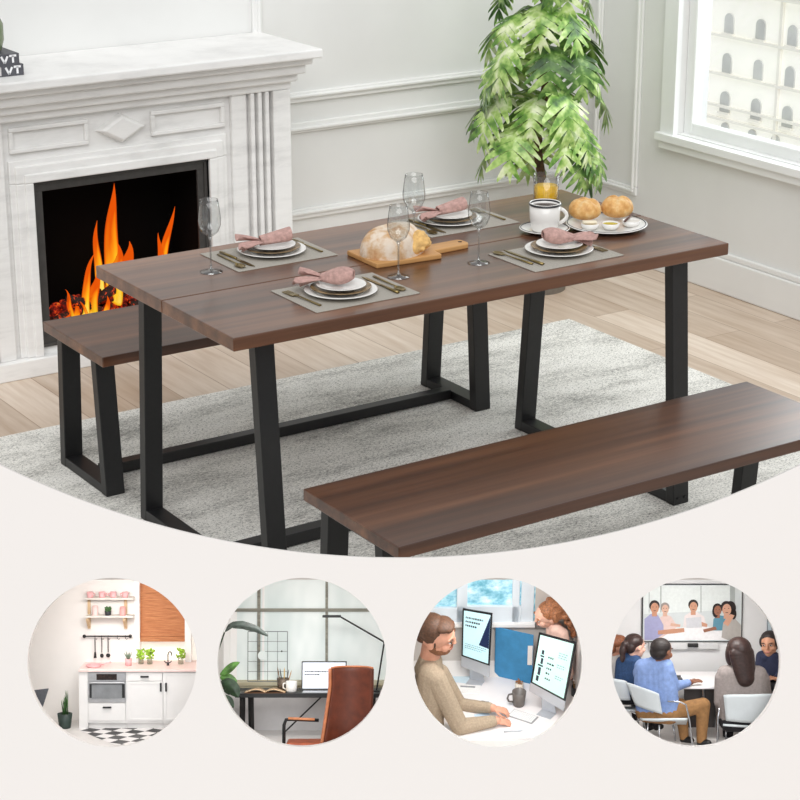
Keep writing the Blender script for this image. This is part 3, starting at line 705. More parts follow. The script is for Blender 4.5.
tree(100, 103, -26, 9.0, 'green tree rising behind the roof of the pale building', 1); tree(100, 72, -26, 8.5, 'second green tree behind the roof, further along', 2)

# ------------------------------------------------------------------ light
w = bpy.data.worlds.new('world'); bpy.context.scene.world = w; w.use_nodes = True
w.node_tree.nodes['Background'].inputs[0].default_value = (0.97, 0.985, 1.0, 1); w.node_tree.nodes['Background'].inputs[1].default_value = 0.58
def area(name, loc, target, sx, sy, power, col=(1, 1, 1)):
    ld = bpy.data.lights.new(name, 'AREA'); ld.shape = 'RECTANGLE'; ld.size = sx; ld.size_y = sy; ld.energy = power; ld.color = col
    o = bpy.data.objects.new(name, ld); COL.objects.link(o); o.location = loc; o.rotation_euler = (Vector(target) - Vector(loc)).to_track_quat('-Z', 'Y').to_euler(); return o
area('window_light', (3.6, 1.0, 1.7), (1.2, 0.9, 0.3), 1.6, 1.2, 26, (0.97, 0.99, 1))
sd = bpy.data.lights.new('sun_light', 'SUN'); sd.energy = 1.9; sd.angle = .9; so = bpy.data.objects.new('sun_light', sd); COL.objects.link(so); so.rotation_euler = Vector((0.35, 0.62, -0.70)).to_track_quat('-Z', 'Y').to_euler()
sc_ = bpy.context.scene; sc_.view_settings.view_transform = 'Standard'; sc_.view_settings.look = 'None'; sc_.view_settings.exposure = 0.0
# ------------------------------------------------------------------ display stand with four round niches
DT = 3.3; S = DT / F
OC = CAM + FW * DT
CREAM = mat('cream_lacquer', (232, 228, 225), 0.6, 0, 0.006, 2)
def frame_matrix(org, X, Y, Z, s):
    return Matrix(((X.x * s, Y.x * s, Z.x * s, org.x), (X.y * s, Y.y * s, Z.y * s, org.y), (X.z * s, Y.z * s, Z.z * s, org.z), (0, 0, 0, 1)))
PM = frame_matrix(OC, RT, FW, UP, S)        # panel frame: x across, y into the depth, z up; one unit = S metres
stand = thing('display_stand', 'cream display stand with concave curved top edge and four round niches', 'display stand', M=PM)
NICHES = ((112, 662.5), (302, 662.5), (498, 662.5), (696, 662.5)); NR = 84.5; ND = 190
g = G()
R0 = 907.0
def top_z(x): return 400 - 558 + (R0 - math.sqrt(R0 * R0 - x * x))
# front sheet: columns of quads with the round openings cut out
def niche_panel(y0, y1):
    b = bmesh.new(); zlo = -620
    outline = [(-520, zlo), (520, zlo)] + [(520 - 1040 * k / 80, top_z(520 - 1040 * k / 80)) for k in range(81)]
    vs = [b.verts.new((x, y0, z)) for x, z in outline]; es = [b.edges.new((vs[i], vs[(i + 1) % len(vs)])) for i in range(len(vs))]
    for cx, cy in NICHES:
        ring = [b.verts.new((cx - 400 + NR * math.cos(2 * PI * k / 96), y0, 400 - cy + NR * math.sin(2 * PI * k / 96))) for k in range(96)]
        es += [b.edges.new((ring[i], ring[(i + 1) % 96])) for i in range(96)]
    bmesh.ops.triangle_fill(b, use_beauty=True, use_dissolve=False, edges=es)
    r = bmesh.ops.extrude_face_region(b, geom=b.faces[:]); bmesh.ops.translate(b, vec=(0, y1 - y0, 0), verts=[e for e in r['geom'] if isinstance(e, bmesh.types.BMVert)])
    return b
g.b.free(); g.b = niche_panel(0, 9); g.done('front_panel', CREAM, stand)
for cx, cy in NICHES:
    g = G(); x, z = cx - 400, 400 - cy; h = 96; zt = 86; xl = x - (130 if cx < 200 else 94); xr = x + (130 if cx > 600 else 94)
    g.box((xl, 9, z + zt - 4), (xr, ND + 4, z + zt)); g.box((xl, 9, z - h), (xr, ND + 4, z - h + 4)); g.box((xl, 9, z - h + 4), (xl + 3, ND + 4, z + zt - 4)); g.box((xr - 3, 9, z - h + 4), (xr, ND + 4, z + zt - 4)); g.box((xl + 3, ND, z - h + 4), (xr - 3, ND + 4, z + zt - 4))
    g.done('niche_box', CREAM, stand)
IPM = PM.inverted()
for sx in (-1, 1):   # side legs down to the floor
    def loc(p): return IPM @ Vector(p)
    a = PM @ Vector((sx * 470, 12, -300)); c2 = PM @ Vector((sx * 470, 12, -615)); g = G()
    base = [Vector((a.x, a.y, 0)), Vector((c2.x, c2.y, 0))]; off = RT * .02
    q = [base[1] - off, base[1] + off, base[0] + off, base[0] - off, c2 - off, c2 + off, a + off, a - off]
    g.hexa([loc(p) for p in q]); g.done('leg', CREAM, stand)

class Niche:
    """model-scale room set in one niche; tilt leans its floor towards the front"""
    def __init__(s, cx, cy, tilt):
        s.cx, s.cy = cx, cy; a = math.radians(tilt)
        Y = FW * math.cos(a) + UP * math.sin(a); Z = UP * math.cos(a) - FW * math.sin(a)
        s.org = OC + RT * ((cx - 400) * S) + UP * ((400 - cy) * S); s.M = frame_matrix(s.org, RT, Y, Z, S); s.I = s.M.inverted(); s.c = s.I @ CAM
    def at(s, px, py, y):
        d = s.I.to_3x3() @ (FW + RT * ((px - 400) / F) - UP * ((py - 400) / F)); t = (y - s.c.y) / d.y; return s.c + d * t
    def fl(s, px, py, z):
        d = s.I.to_3x3() @ (FW + RT * ((px - 400) / F) - UP * ((py - 400) / F)); t = (z - s.c.z) / d.z; return s.c + d * t
    def sc(s, p): return ((s.M @ Vector(p)) - CAM).dot(FW) / DT
    def thing(s, name, label, cat, base, group=None, rot=None):
        m = s.M @ Matrix.Translation(base)
        if rot is not None: m = m @ rot
        return thing(name, label, cat, M=m, group=group)
    def solo(s, o, base=(0, 0, 0)):
        o.matrix_world = s.M @ Matrix.Translation(base); return o
    def panel(s, g, px0, py0, px1, py1, y0, y1):
        """box whose front face covers the given region at depth y0 and reaches back to y1"""
        a = s.at(px0, py1, y0); b = s.at(px1, py0, y0); g.box((a.x, y0, a.z), (b.x, y1, b.z)); return g
def add_niche_fill(N, power, x=0, y=26, z=76, size=90, tgt=(0, 120, -40), col=(1, .98, .95)):
    o = Vector((N.cx - 400, 0, 400 - N.cy)); a = PM @ (o + Vector((x, y, z))); b = PM @ (o + Vector(tgt)); return area('niche_fill_light', a, b, size * S, 26 * S, power, col)  # unseen fill light, added only to brighten the dark niche interior
# ------------------------------------------------------------------ niche: kitchen
N = Niche(112, 662, 3)
def K(X, Y): return (10 + X / 4.0, 565 + Y / 4.0)
WALLK = mat('kitchen_wall_white', (240, 236, 232), .7, 0, .006, .05); CABW = mat('cabinet_white', (226, 224, 222), .45, 0, .01, .05); PINKK = mat('kitchen_pink', (232, 176, 178), .5, 0, .04, .3); STEEL = mat('oven_steel', (176, 176, 178), .35, .6, .05, .2)
DKGR = mat('dark_graphite', (44, 46, 50), .5, 0, .1, .3); BLK = mat('matt_black', (20, 20, 21), .5, 0, .1, .3); HERB = mat('herb_green', (150, 190, 60), .6, 0, .3, .6); SUCC = mat('snake_plant_green', (60, 96, 50), .5, 0, .35, .4); PGREEN = mat('dark_green_pot', (48, 64, 58), .5, 0, .1, .2)
SHELFW = mat('shelf_board', (226, 220, 212), .5, 0, .03, .2); PINE = wood_mat('pine_bracket', [(.3, (198, 164, 124)), (.7, (226, 198, 160))], 'Z', .8, .6)
D0 = 126.0   # back wall
zf = N.at(*K(300, 655), 86).z  # floor level
g = G(); a = N.at(*K(-20, 0), D0); b = N.at(*K(505, 0), D0); g.box((-126.5, D0, zf - 4), (b.x, D0 + 3, 84))
o = struct(N.solo(g.done('wall_kitchen', WALLK)))
g = G(); g.box((-126.5, 10, zf - 3), (90.5, D0, zf)); o = struct(N.solo(g.done('floor_kitchen', mat('kitchen_floor_grey', (226, 222, 218), .5, 0, .02, .05))))
# chequered tiles
t = NT('chequer_tile'); p = t.principled(Roughness=.35); ck = t.n('ShaderNodeTexChecker'); ck.inputs['Scale'].default_value = 1.0; ck.inputs['Color1'].default_value = lin((14, 13, 14)); ck.inputs['Color2'].default_value = lin((236, 232, 230)); t.l(t.coords((1 / 15.0, 1 / 15.0, .001), (0, 0, .5)), ck.inputs['Vector']); t.l(ck.outputs[0], p.inputs['Base Color'])
g = G(); yf0 = 88; q0 = N.fl(*K(262, 645), zf + .3); q1 = N.fl(*K(400, 745), zf + .3); g.poly([(q0.x, yf0, zf + .3), (88, yf0, zf + .3), (88, 10.5, zf + .3), (q1.x, 10.5, zf + .3)]); N.solo(g.done('tile_floor', t.m)); tag(bpy.data.objects['tile_floor'], 'black and white chequered tiles in front of the kitchen units', 'tiles')
# window with bamboo shade
x0, x1 = K(512, 0)[0], K(705, 0)[0]
g = G(); N.panel(g, x0, K(0, 420)[1], x1 + 20, K(0, 55)[1] - 20, D0 + 12, D0 + 14); struct(N.solo(g.done('window_2', mat('bright_window', (250, 246, 236), .6, 0, .01, .05, emit=.35))))
g = G(); N.panel(g, K(498, 0)[0], 555, K(516, 0)[0], K(0, 420)[1], D0 - 3, D0 + 14); N.panel(g, K(700, 0)[0], 555, K(722, 0)[0], K(0, 420)[1], D0 - 1, D0 + 14); struct(N.solo(g.done('trim_4', mat('white_reveal', (246, 244, 242), .5, 0, .005, .05, emit=.05))))
BAM = NT('bamboo_weave'); p = BAM.principled(Roughness=.7); f = BAM.noise(BAM.coords((.05, .05, 1.6)), 1.0, 3, .7); BAM.l(BAM.ramp(f, [(.3, (146, 86, 50)), (.5, (190, 122, 78)), (.7, (212, 150, 104))]), p.inputs['Base Color'])
c = N.at(*K(610, 190), D0 + 4); sh = N.thing('bamboo_blind', 'brown woven bamboo blind half lowered over the kitchen window', 'blind', c)
g = G(c); N.panel(g, K(517, 0)[0], 556, K(699, 0)[0], K(0, 272)[1], D0 + 4, D0 + 6); g.done('shade', BAM.m, sh)
for k in range(2):
    g = G(c); N.panel(g, K(517, 0)[0], K(0, 270 + 18 * k)[1], K(700, 0)[0], K(0, 287 + 20 * k)[1], D0 + 2 - k, D0 + 6); g.done('fold', BAM.m, sh, bevel=.6)
# two tier shelf
c = N.at(*K(395, 170), D0 - 12); sh = N.thing('wall_shelf', 'two tier wall shelf with pale wooden brackets above the utensil rail', 'shelf', c)
for Y in (133, 205): g = G(c); N.panel(g, *K(302, Y), *K(494, Y + 6), D0 - 16, D0 - .3); g.done('board', SHELFW, sh, bevel=.3)
for X in (316, 462):
    g = G(c); a = N.at(*K(X, 140), D0 - 2)
    N.panel(g, *K(X - 5, 140), *K(X + 5, 255), D0 - 3, D0 - .3); b1 = N.at(*K(X - 5, 252), D0 - 3); b2 = N.at(*K(X + 5, 252), D0 - 3); tz = N.at(*K(X, 212), D0 - 10).z
    g.hexa([(b1.x, D0 - 3, b1.z), (b2.x, D0 - 3, b1.z), (b2.x, D0 - 2, b1.z + 4), (b1.x, D0 - 2, b1.z + 4), (b1.x, D0 - 14, tz - 2), (b2.x, D0 - 14, tz - 2), (b2.x, D0 - 14, tz), (b1.x, D0 - 14, tz)])
    g.done('bracket', PINE, sh)
def K3(X, Y, d): return N.at(*K(X, Y), d)
for i, (X, w) in enumerate(((320, 'first'), (368, 'second'), (413, 'third'), (461, 'last'))):
    b = K3(X, 132, D0 - 9); cu = N.thing('cup', 'pink cup on the upper kitchen shelf, %s from the left end' % w, 'cup', b, 'pink cups on the kitchen shelf')
    G().lathe([(0, 0), (2.6, 0), (3.2, 2), (3.6, 6.5), (3.2, 6.5), (2.8, 2), (0, 1)], 16).done('bowl', PINKK, cu, smooth=True)
    g = G(); s_ = -1 if i > 1 else 1; g.tube([(s_ * 3.2, 0, 5.2), (s_ * 5, 0, 4.8), (s_ * 5.2, 0, 3), (s_ * 3, 0, 1.8)], .6, 6); g.done('handle', PINKK, cu, smooth=True)
for X, nm, lab, col in ((341, 'jar', 'tall pale pink jar on the lower kitchen shelf', (240, 206, 202)), (451, 'canister', 'pink canister on the lower kitchen shelf by the bracket', (228, 170, 166))):
    b = K3(X, 204, D0 - 9); j = N.thing(nm, lab, nm, b); h = 10.5 if nm == 'jar' else 9.5; m = mat(nm + '_pink', col, .5, 0, .03, .2)
    G().lathe([(0, 0), (3.1, 0), (3.3, 1), (3.2, h - 1.5), (2.7, h - 1), (0, h - .9)], 18).done('body', m, j, smooth=True); G().lathe([(0, h - .9), (3, h - .9), (3, h + .4), (0, h + .7)], 18).done('lid', m, j, smooth=True)
def bushy(parent, n, r, h, m, seed, z0=0, up=1.0):
    q = random.Random(seed); g = G()
    for i in range(n):
        a = q.uniform(0, 2 * PI); rr = r * math.sqrt(q.random()); z = z0 + h * q.random() ** .8; s_ = q.uniform(.9, 1.7) * up
        g.ell((rr * math.cos(a), rr * math.sin(a), z), (s_, s_ * .7, s_ * .8), Euler((q.random() * 3, q.random() * 3, 0)).to_matrix(), 6, 4)
    return g.done('foliage', m, parent, smooth=True)
b = K3(392, 204, D0 - 9); j = N.thing('potted_plant', 'small dark potted plant between jar and canister on the lower shelf', 'plant', b)
G().lathe([(0, 0), (3, 0), (3.6, 5.5), (3.2, 5.5), (0, 5)], 16).done('pot', DKGR, j, smooth=True); bushy(j, 30, 3.2, 4, SUCC, 4, 5.5)
# rail and utensils
c = K3(388, 285, D0 - 4); rl = N.thing('utensil_rail', 'black rail with hooks on the kitchen wall below the shelf', 'rail', c)
g = G(c); g.tube([K3(297, 285, D0 - 4), K3(481, 285, D0 - 4)], .8, 8); g.done('bar', BLK, rl, smooth=True)
for X in (297, 481): g = G(c); p_ = K3(X, 285, D0 - 4); g.ell(p_, 1.9); g.tube([p_, (p_.x, D0, p_.z)], .8, 8); g.done('end_cap', BLK, rl, smooth=True)
for X in (340, 367, 392, 430, 462): g = G(c); g.tube([K3(X, 281, D0 - 5.4), K3(X, 284, D0 - 5.6), K3(X, 294, D0 - 5), K3(X + 6, 298, D0 - 5), K3(X + 8, 293, D0 - 5)], .3, 6); g.done('hook', BLK, rl, smooth=True)
for X, Y, nm in ((340, 372, 'spatula'), (367, 373, 'ladle'), (392, 372, 'skimmer')):
    b = K3(X, 292, D0 - 5); u = N.thing(nm, 'black %s hanging from the kitchen rail' % nm, 'utensil', b); e = K3(X, Y, D0 - 5) - b
    G().tube([(0, 0, 0), (0, 0, e.z * .72)], .55, 6).done('handle', BLK, u)
    g = G()
    if nm == 'spatula': g.hexa([(-1.6, -.3, e.z), (1.6, -.3, e.z), (1.6, .3, e.z), (-1.6, .3, e.z), (-.9, -.3, e.z * .7), (.9, -.3, e.z * .7), (.9, .3, e.z * .7), (-.9, .3, e.z * .7)])
    elif nm == 'ladle': g.ell((0, 0, e.z * .87), (2.0, 1.2, 2.4))
    else: g.ell((0, 0, e.z * .87), (2.3, .5, 2.3))
    g.done('head', BLK, u, smooth=(nm != 'spatula'))
# kitchen units
yf = 86.0
zt = K3(400, 425, yf).z
def unit(X0, X1, label, name='kitchen_cabinet'):
    c = N.at(*K((X0 + X1) / 2, 650), yf); c = Vector((c.x, yf, zf)); u = N.thing(name, label, 'cabinet', c, 'white kitchen cabinets'); a = K3(X0, 600, yf); b = K3(X1, 600, yf)
    g = G(c); g.box((a.x + .1, yf, zf + 6), (b.x - .1, D0 - .5, zt)); g.done('carcass', CABW, u); g = G(c); g.box((a.x + .1, yf + 4, zf), (b.x - .1, D0 - 1, zf + 6)); g.done('plinth', CABW, u); return u, c
def handle(c, X, Y, parent, vert=False, d=None, w=18):
    p_ = K3(X, Y, yf - 2.6); g = G(c)
    if vert: g.box((p_.x - .9, yf - 3.4, p_.z - w / 8), (p_.x + .9, yf - 1.3, p_.z + w / 8))
    else: g.box((p_.x - w / 8, yf - 3.4, p_.z - .8), (p_.x + w / 8, yf - 1.3, p_.z + .8))
    g.done('handle', BLK, parent, bevel=.25)
def front(c, X0, Y0, X1, Y1, u, name, inset=True):
    g = G(c); N.panel(g, *K(X0, Y0), *K(X1, Y1), yf - 1.4, yf - .05)
    if inset:
        a = K3(X0 + 10, Y1 - 10, yf - 1.4); b = K3(X1 - 10, Y0 + 10, yf - 1.4); frame_xz(g, yf - 1.4, K3(X0, 0, yf - 1.4).x, K3(X1, 0, yf - 1.4).x, K3(0, Y1, yf - 1.4).z, K3(0, Y0, yf - 1.4).z, 2.2, .5)
    return g.done(name, CABW, u)
u, c = unit(308, 464, 'white oven cabinet with a drawer below the oven'); d_ = front(c, 316, 553, 461, 622, u, 'drawer', False); handle(c, 388, 570, d_, False, w=36)
u, c = unit(464, 611, 'white cabinet with drawer and door between oven and corner cabinet'); d_ = front(c, 470, 430, 608, 462, u, 'drawer', False); handle(c, 538, 447, d_, False, w=34); d_ = front(c, 470, 468, 608, 622, u, 'door'); handle(c, 603, 489, d_, True, w=36)
u, c = unit(611, 745, 'white cabinet with a tall door under the kitchen sink'); d_ = front(c, 614, 430, 742, 622, u, 'door'); handle(c, 624, 489, d_, True, w=36)
c = K3(290, 540, yf); c = Vector((c.x, yf, zf)); u = tag(N.solo(G(c).box((K3(272, 0, yf).x, yf - 1, zf), (K3(307, 0, yf).x, D0 - .5, zt)).done('end_panel', CABW), c), 'plain white end panel on the plant side of the oven', 'panel')
ov = N.thing('oven', 'built in steel oven with dark control strip under the counter', 'oven', Vector((K3(388, 0, yf).x, yf, K3(0, 550, yf).z))); c = Vector((K3(388, 0, yf).x, yf, K3(0, 550, yf).z))
g = G(c); N.panel(g, *K(313, 430), *K(462, 466), yf - 2, yf - .1); g.done('control_panel', STEEL, ov); g = G(c); N.panel(g, *K(346, 436), *K(427, 460), yf - 2.5, yf - 2); g.done('display', mat('oven_display', (40, 28, 24), .2, 0, .3, .6), ov)
g = G(c); N.panel(g, *K(313, 468), *K(462, 549), yf - 2, yf - .1); dr = g.done('door', STEEL, ov); g = G(c); N.panel(g, *K(318, 476), *K(459, 532), yf - 2.4, yf - 2); g.done('glass_surround', BLK, dr); g = G(c); N.panel(g, *K(327, 478), *K(448, 534), yf - 2.9, yf - 2.4); g.done('glass', mat('oven_glass', (136, 138, 140), .2, .2, .06, .1), dr); g = G(c); g.tube([K3(322, 471, yf - 4), K3(455, 471, yf - 4)], .7, 6); g.done('handle', STEEL, dr)
c = Vector((0, yf, zt)); g = G(c); a = K3(270, 0, yf - 4); b = K3(752, 0, yf - 4); g.box((a.x, yf - 3.5, zt + .05), (b.x, D0 + 10, zt + 2.4)); tag(N.solo(g.done('worktop', mat('pink_worktop', (240, 212, 206), .4, 0, .02, .2), bevel=.3), c), 'long pale pink worktop over the kitchen cabinets', 'worktop')
ZT = zt + 2.45
def onctr(X, d): p_ = K3(X, 415, d); return Vector((p_.x, d, ZT))
b = onctr(335, 98); pn = N.thing('frying_pan', 'pink frying pan with handle on the worktop above the oven', 'pan', b); G().lathe([(0, 0), (7, 0), (8.6, 2.4), (8.2, 2.4), (6.6, .5), (0, .5)], 24).done('body', PINKK, pn, smooth=True); g = G(); g.tube([(7.8, 0, 2), (13, 1, 3.6), (18, 2, 4.8)], .8, 6); g.done('handle', PINKK, pn, smooth=True)
b = onctr(474, 106); j = N.thing('potted_succulent', 'spiky grey green plant in a pink pot on the worktop', 'plant', b); G().lathe([(0, 0), (3.2, 0), (3.9, 7), (3.4, 7), (0, 6.3)], 18).done('pot', PINKK, j, smooth=True)
q = random.Random(5)
for i in range(14): a = i * 2.4; rr = 1 + 2.8 * q.random(); G().tube([(.3 * math.cos(a), .3 * math.sin(a), 6), (rr * .7 * math.cos(a), rr * .7 * math.sin(a), 10), (rr * 1.3 * math.cos(a), rr * 1.3 * math.sin(a), 12 + 3 * q.random())], [.7, .6, .1], 5).done('leaf', mat('succulent_grey', (112, 132, 112), .6, 0, .2, .5), j, smooth=True)
JG = glass_mat('jar_glass', (238, 240, 236), .1, .8)
for X, hh, lab in ((524, 9, 'herbs in a glass jar on the worktop beside the pink pot'), (559, 9, 'herbs in a glass jar on the worktop, second from the pink pot'), (683, 10, 'herbs in a glass jar on the worktop beyond the tap')):
    b = onctr(X, 114); j = N.thing('herb_jar', 'bright green ' + lab, 'herbs', b, 'herb jars on the worktop'); G().lathe([(0, 0), (3, 0), (3, 7), (2.6, 7), (2.6, .4), (0, .4)], 16).done('jar', JG, j, smooth=True); bushy(j, 46, 4.6, 10, HERB, int(X), 6, 1.05)
b = onctr(632, 106); fa = N.thing('tap', 'dark two handled kitchen tap with curved spout at the sink', 'tap', b); g = G(); g.lathe([(0, 0), (1.6, 0), (1.2, 2), (.7, 3), (0, 3)], 12); g.tube([(0, 0, 2), (0, 0, 11), (.8, -1, 14), (2.4, -2, 15), (4, -3, 14), (4.4, -3.2, 11)], .6, 8); g.done('spout', DKGR, fa, smooth=True)
for s_ in (-1, 1): G().tube([(0, 0, 2), (s_ * 2.6, -.4, 3.4), (s_ * 4, -.6, 5)], [.8, .6, .5], 6).done('handle', DKGR, fa, smooth=True)
# floor plant and the grey chair
b = N.fl(*K(220, 652), zf); j = N.thing('snake_plant', 'snake plant in a dark green pot on the kitchen floor', 'plant', b)
G().lathe([(0, 0), (5.6, 0), (6.2, 1), (7.9, 15.5), (7.3, 15.5), (6.9, 13.5), (0, 13.5)], 22).done('pot', PGREEN, j, smooth=True)
q = random.Random(2)
for i in range(11):
    a = i * 2.4; r0 = 3.6 * q.random(); hh = q.uniform(13, 28); x_, y_ = r0 * math.cos(a), r0 * math.sin(a); lx = q.uniform(-.12, .14) * hh
    g = G(); g.tube([(x_, y_, 13), (x_ + lx * .3, y_, 13 + hh * .4), (x_ + lx * .7, y_, 13 + hh * .75), (x_ + lx, y_, 13 + hh)], [1.3, 1.6, 1.3, .15], 7, .35); g.done('leaf', SUCC, j, smooth=True)
b = N.fl(*K(40, 660), zf); CG = mat('chair_grey_shell', (84, 86, 92), .6, 0, .08, .4); ch = N.thing('shell_chair', 'grey shell chair at the side edge of the kitchen niche', 'chair', Vector((b.x, 36, zf)))
e = K3(152, 497, 36) - Vector((b.x, 36, zf)); f_ = K3(121, 600, 36) - Vector((b.x, 36, zf))
g = G(); g.hexa([(e.x - 26, -1, f_.z), (f_.x, -1, f_.z), (f_.x, 1, f_.z), (e.x - 26, 1, f_.z), (e.x - 24, 4, e.z - 3), (e.x, 4, e.z), (e.x, 6, e.z), (e.x - 24, 6, e.z - 3)]); g.done('backrest', CG, ch, bevel=.8)
g = G(); g.box((f_.x - 24, -18, f_.z - 3), (f_.x, 0, f_.z)); g.done('seat', CG, ch, bevel=.8)
for lx, ly in ((f_.x - 3, -3), (f_.x - 21, -3), (f_.x - 3, -16), (f_.x - 21, -16)): G().tube([(lx, ly, 0), (lx, ly, f_.z - 3)], .8, 6).done('leg', mat('white_leg', (236, 234, 230), .5), ch)
add_niche_fill(N, .36)
# ------------------------------------------------------------------ niche: study
N = Niche(302, 662, -3)
def K(X, Y): return (205 + X / 4.0, 565 + Y / 4.0)
def K3(X, Y, d): return N.at(*K(X, Y), d)
D0 = 150.0
g = G(); N.panel(g, *K(20, 500), *K(770, 760), D0, D0 + 3); struct(N.solo(g.done('wall_study', mat('study_wall', (212, 210, 210), .7, 0, .03, .05))))
FROST = NT('frosted_pane'); p = FROST.principled(Roughness=.5); f = FROST.noise(FROST.coords((.03, .03, .012)), 1.0, 2); c = FROST.ramp(f, [(.35, (206, 216, 214)), (.6, (228, 234, 232))]); FROST.l(c, p.inputs['Base Color']); FROST.l(c, p.inputs['Emission Color']); p.inputs['Emission Strength'].default_value = .18
g = G(); N.panel(g, *K(20, 20), *K(770, 470), D0 + 3, D0 + 5); w3 = struct(N.solo(g.done('window_3', FROST.m)))
MUL = wood_mat('weathered_mullion', [(.3, (110, 108, 98)), (.6, (150, 148, 136)), (.8, (176, 174, 162))], 'X', .6, .7)
g = G(); N.panel(g, *K(208, 60), *K(222, 470), D0 + 1, D0 + 3); N.panel(g, *K(481, 40), *K(492, 470), D0 + 1, D0 + 3); N.panel(g, *K(20, 174), *K(760, 187), D0, D0 + 3); g.done('mullion', MUL, None); o = bpy.data.objects['mullion']; o.name = 'trim_5'; struct(N.solo(o))
g = G(); N.panel(g, *K(100, 40), *K(128, 470), D0 + .5, D0 + 3); N.panel(g, *K(228, 60), *K(238, 470), D0 + 2, D0 + 3); N.panel(g, *K(60, 40), *K(100, 470), D0 - 8, D0 + 3); struct(N.solo(g.done('trim_6', mat('white_reveal', (246, 244, 242)))))
g = G(); N.panel(g, *K(20, 462), *K(770, 482), D0 - 6, D0 + 3); N.panel(g, *K(20, 482), *K(770, 492), D0 - 2, D0 + 3); struct(N.solo(g.done('trim_7', wood_mat('old_sill', [(.3, (150, 132, 96)), (.5, (196, 190, 164)), (.75, (214, 212, 196))], 'X', .5, .7))))
# wire grid
c = K3(255, 440, D0 - 14); wg = N.thing('wire_grid', 'thin grey wire grid board standing at the study window', 'grid board', c)
GW = mat('grey_wire', (112, 118, 118), .5)
g = G(c); a, b = K3(172, 266, D0 - 14), K3(330, 266, D0 - 14); b2 = K3(330, 466, D0 - 14); 
for z in (a.z, b2.z): g.tube([(a.x, D0 - 14, z), (b.x, D0 - 14, z)], .42, 5)
for x in (a.x, b.x): g.tube([(x, D0 - 14, a.z), (x, D0 - 14, b2.z)], .42, 5)
g.done('frame', GW, wg)
g = G(c)
for k in range(1, 4): x = a.x + (b.x - a.x) * k / 4; g.tube([(x, D0 - 14, a.z), (x, D0 - 14, b2.z)], .26, 5)
for k in range(1, 5): z = a.z + (b2.z - a.z) * k / 5; g.tube([(a.x, D0 - 14, z), (b.x, D0 - 14, z)], .26, 5)
g.done('mesh', GW, wg)
g = G(); p_ = K3(307, 345, D0 - 15); g.ell((0, 0, 0), (.9, .6, .9)); N.solo(tag(g.done('magnet', BLK, smooth=True), 'tiny dark magnet stuck to the wire grid', 'magnet'), p_)
g = G(); p_ = K3(230, 362, D0 - 15.2); 
g.lathe([(0, 0), (5, 0), (5, .4), (0, .4)], 20, RX(PI / 2)); N.solo(tag(g.done('paper_disc', mat('pale_paper', (222, 230, 228), .8)), 'pale round paper hung on the wire grid', 'paper'), p_)
# desk
yf, yb = 92.0, 132.0
zd = K3(400, 514, yf).z; zfl = K3(0, 780, 60).z
c = Vector((0, yf, zfl)); dk = N.thing('writing_desk', 'long black desk on trestle legs under the study window', 'desk', c)
g = G(c); a = K3(122, 0, yf); b = K3(700, 0, yf); g.box((a.x, yf, zd - 4.4), (b.x, yb, zd)); g.done('desk_top', BLK, dk, bevel=.3)
for X0, X1 in ((150, 148), (183, 188)): g = G(c); p0 = K3(X0, 535, yf + 4); p1 = K3(X1, 700, yf + 2); g.tube([(p0.x, yf + 5, zd - 4.4), (p1.x, yf + 2, zfl + 2)], 3.0, 4); g.done('leg', BLK, dk)
for X0 in (640, 672): g = G(c); p0 = K3(X0, 535, yf + 4); g.tube([(p0.x, yb - 8, zd - 4.4), (p0.x, yb - 5, zfl + 2)], 2.4, 4); g.done('leg', BLK, dk)
g = G(c); g.tube([K3(465, 528, yb - 4), K3(270, 715, yb - 6)], .9, 6); g.done('brace', BLK, dk)
def ond(X, d): p_ = K3(X, 510, d); return Vector((p_.x, d, zd + .05))
# laptop
b = ond(475, 112); lp = N.thing('laptop', 'open laptop with a pale screen and short text on the study desk', 'laptop', b)
g = G(); g.box((-22, -14, 0), (22, 6, .8)); g.done('base', mat('laptop_silver', (188, 190, 194), .4, .5), lp, bevel=.3)
M = T(0, 6, .8) @ RX(math.radians(-8)); hx = (K3(565, 0, 118).x - K3(385, 0, 118).x) / 2; hz = K3(0, 388, 118).z - zd
g = G(); g.m = M; g.box((-hx, 0, 0), (hx, 1, hz)); sn = g.done('screen', mat('laptop_bezel', (30, 30, 32), .4), lp, bevel=.3)
g = G(); g.m = M; g.box((-hx + 1.2, -.15, 2), (hx - 1.2, 0, hz - 1.4)); g.done('display', mat('laptop_display', (222, 228, 238), .3, 0, .01, .1, emit=.35), sn)
g = G(); g.m = M; q = random.Random(9)
for row, (x0_, x1_) in enumerate(((-.86, .28), (-.86, -.28))):
    x_ = x0_ * hx
    while x_ < x1_ * hx: wd = q.uniform(1, 2.6); g.box((x_, -.3, hz * .62 - row * 3.1), (x_ + wd, -.15, hz * .62 + 1.3 - row * 3.1)); x_ += wd + .6
g.done('text_line', BLK, sn)
# mug, pen pot, book
b = ond(345, 104); mg = N.thing('mug', 'white mug beside the laptop on the study desk', 'mug', b); G().lathe([(0, 0), (4.6, 0), (5.6, 2), (5.9, 12), (5.4, 12), (5, 2), (0, 1)], 22).done('cup', PORC, mg, smooth=True); G().tube([(-5.4, 0, 9.8), (-8.2, -1, 9.4), (-8.6, -1, 5), (-5.2, 0, 3)], .8, 7).done('handle', PORC, mg, smooth=True)
b = ond(312, 118); pc = N.thing('pencil_pot', 'dark mesh pencil pot behind the white mug', 'pot', b)
t = NT('brown_mesh'); p = t.principled(Roughness=.5, Metallic=.6); ck = t.n('ShaderNodeTexChecker'); ck.inputs['Scale'].default_value = 1.6; ck.inputs['Color1'].default_value = lin((70, 60, 52)); ck.inputs['Color2'].default_value = lin((140, 126, 112)); t.l(t.coords((1, 1, 1)), ck.inputs['Vector']); t.l(ck.outputs[0], p.inputs['Base Color'])
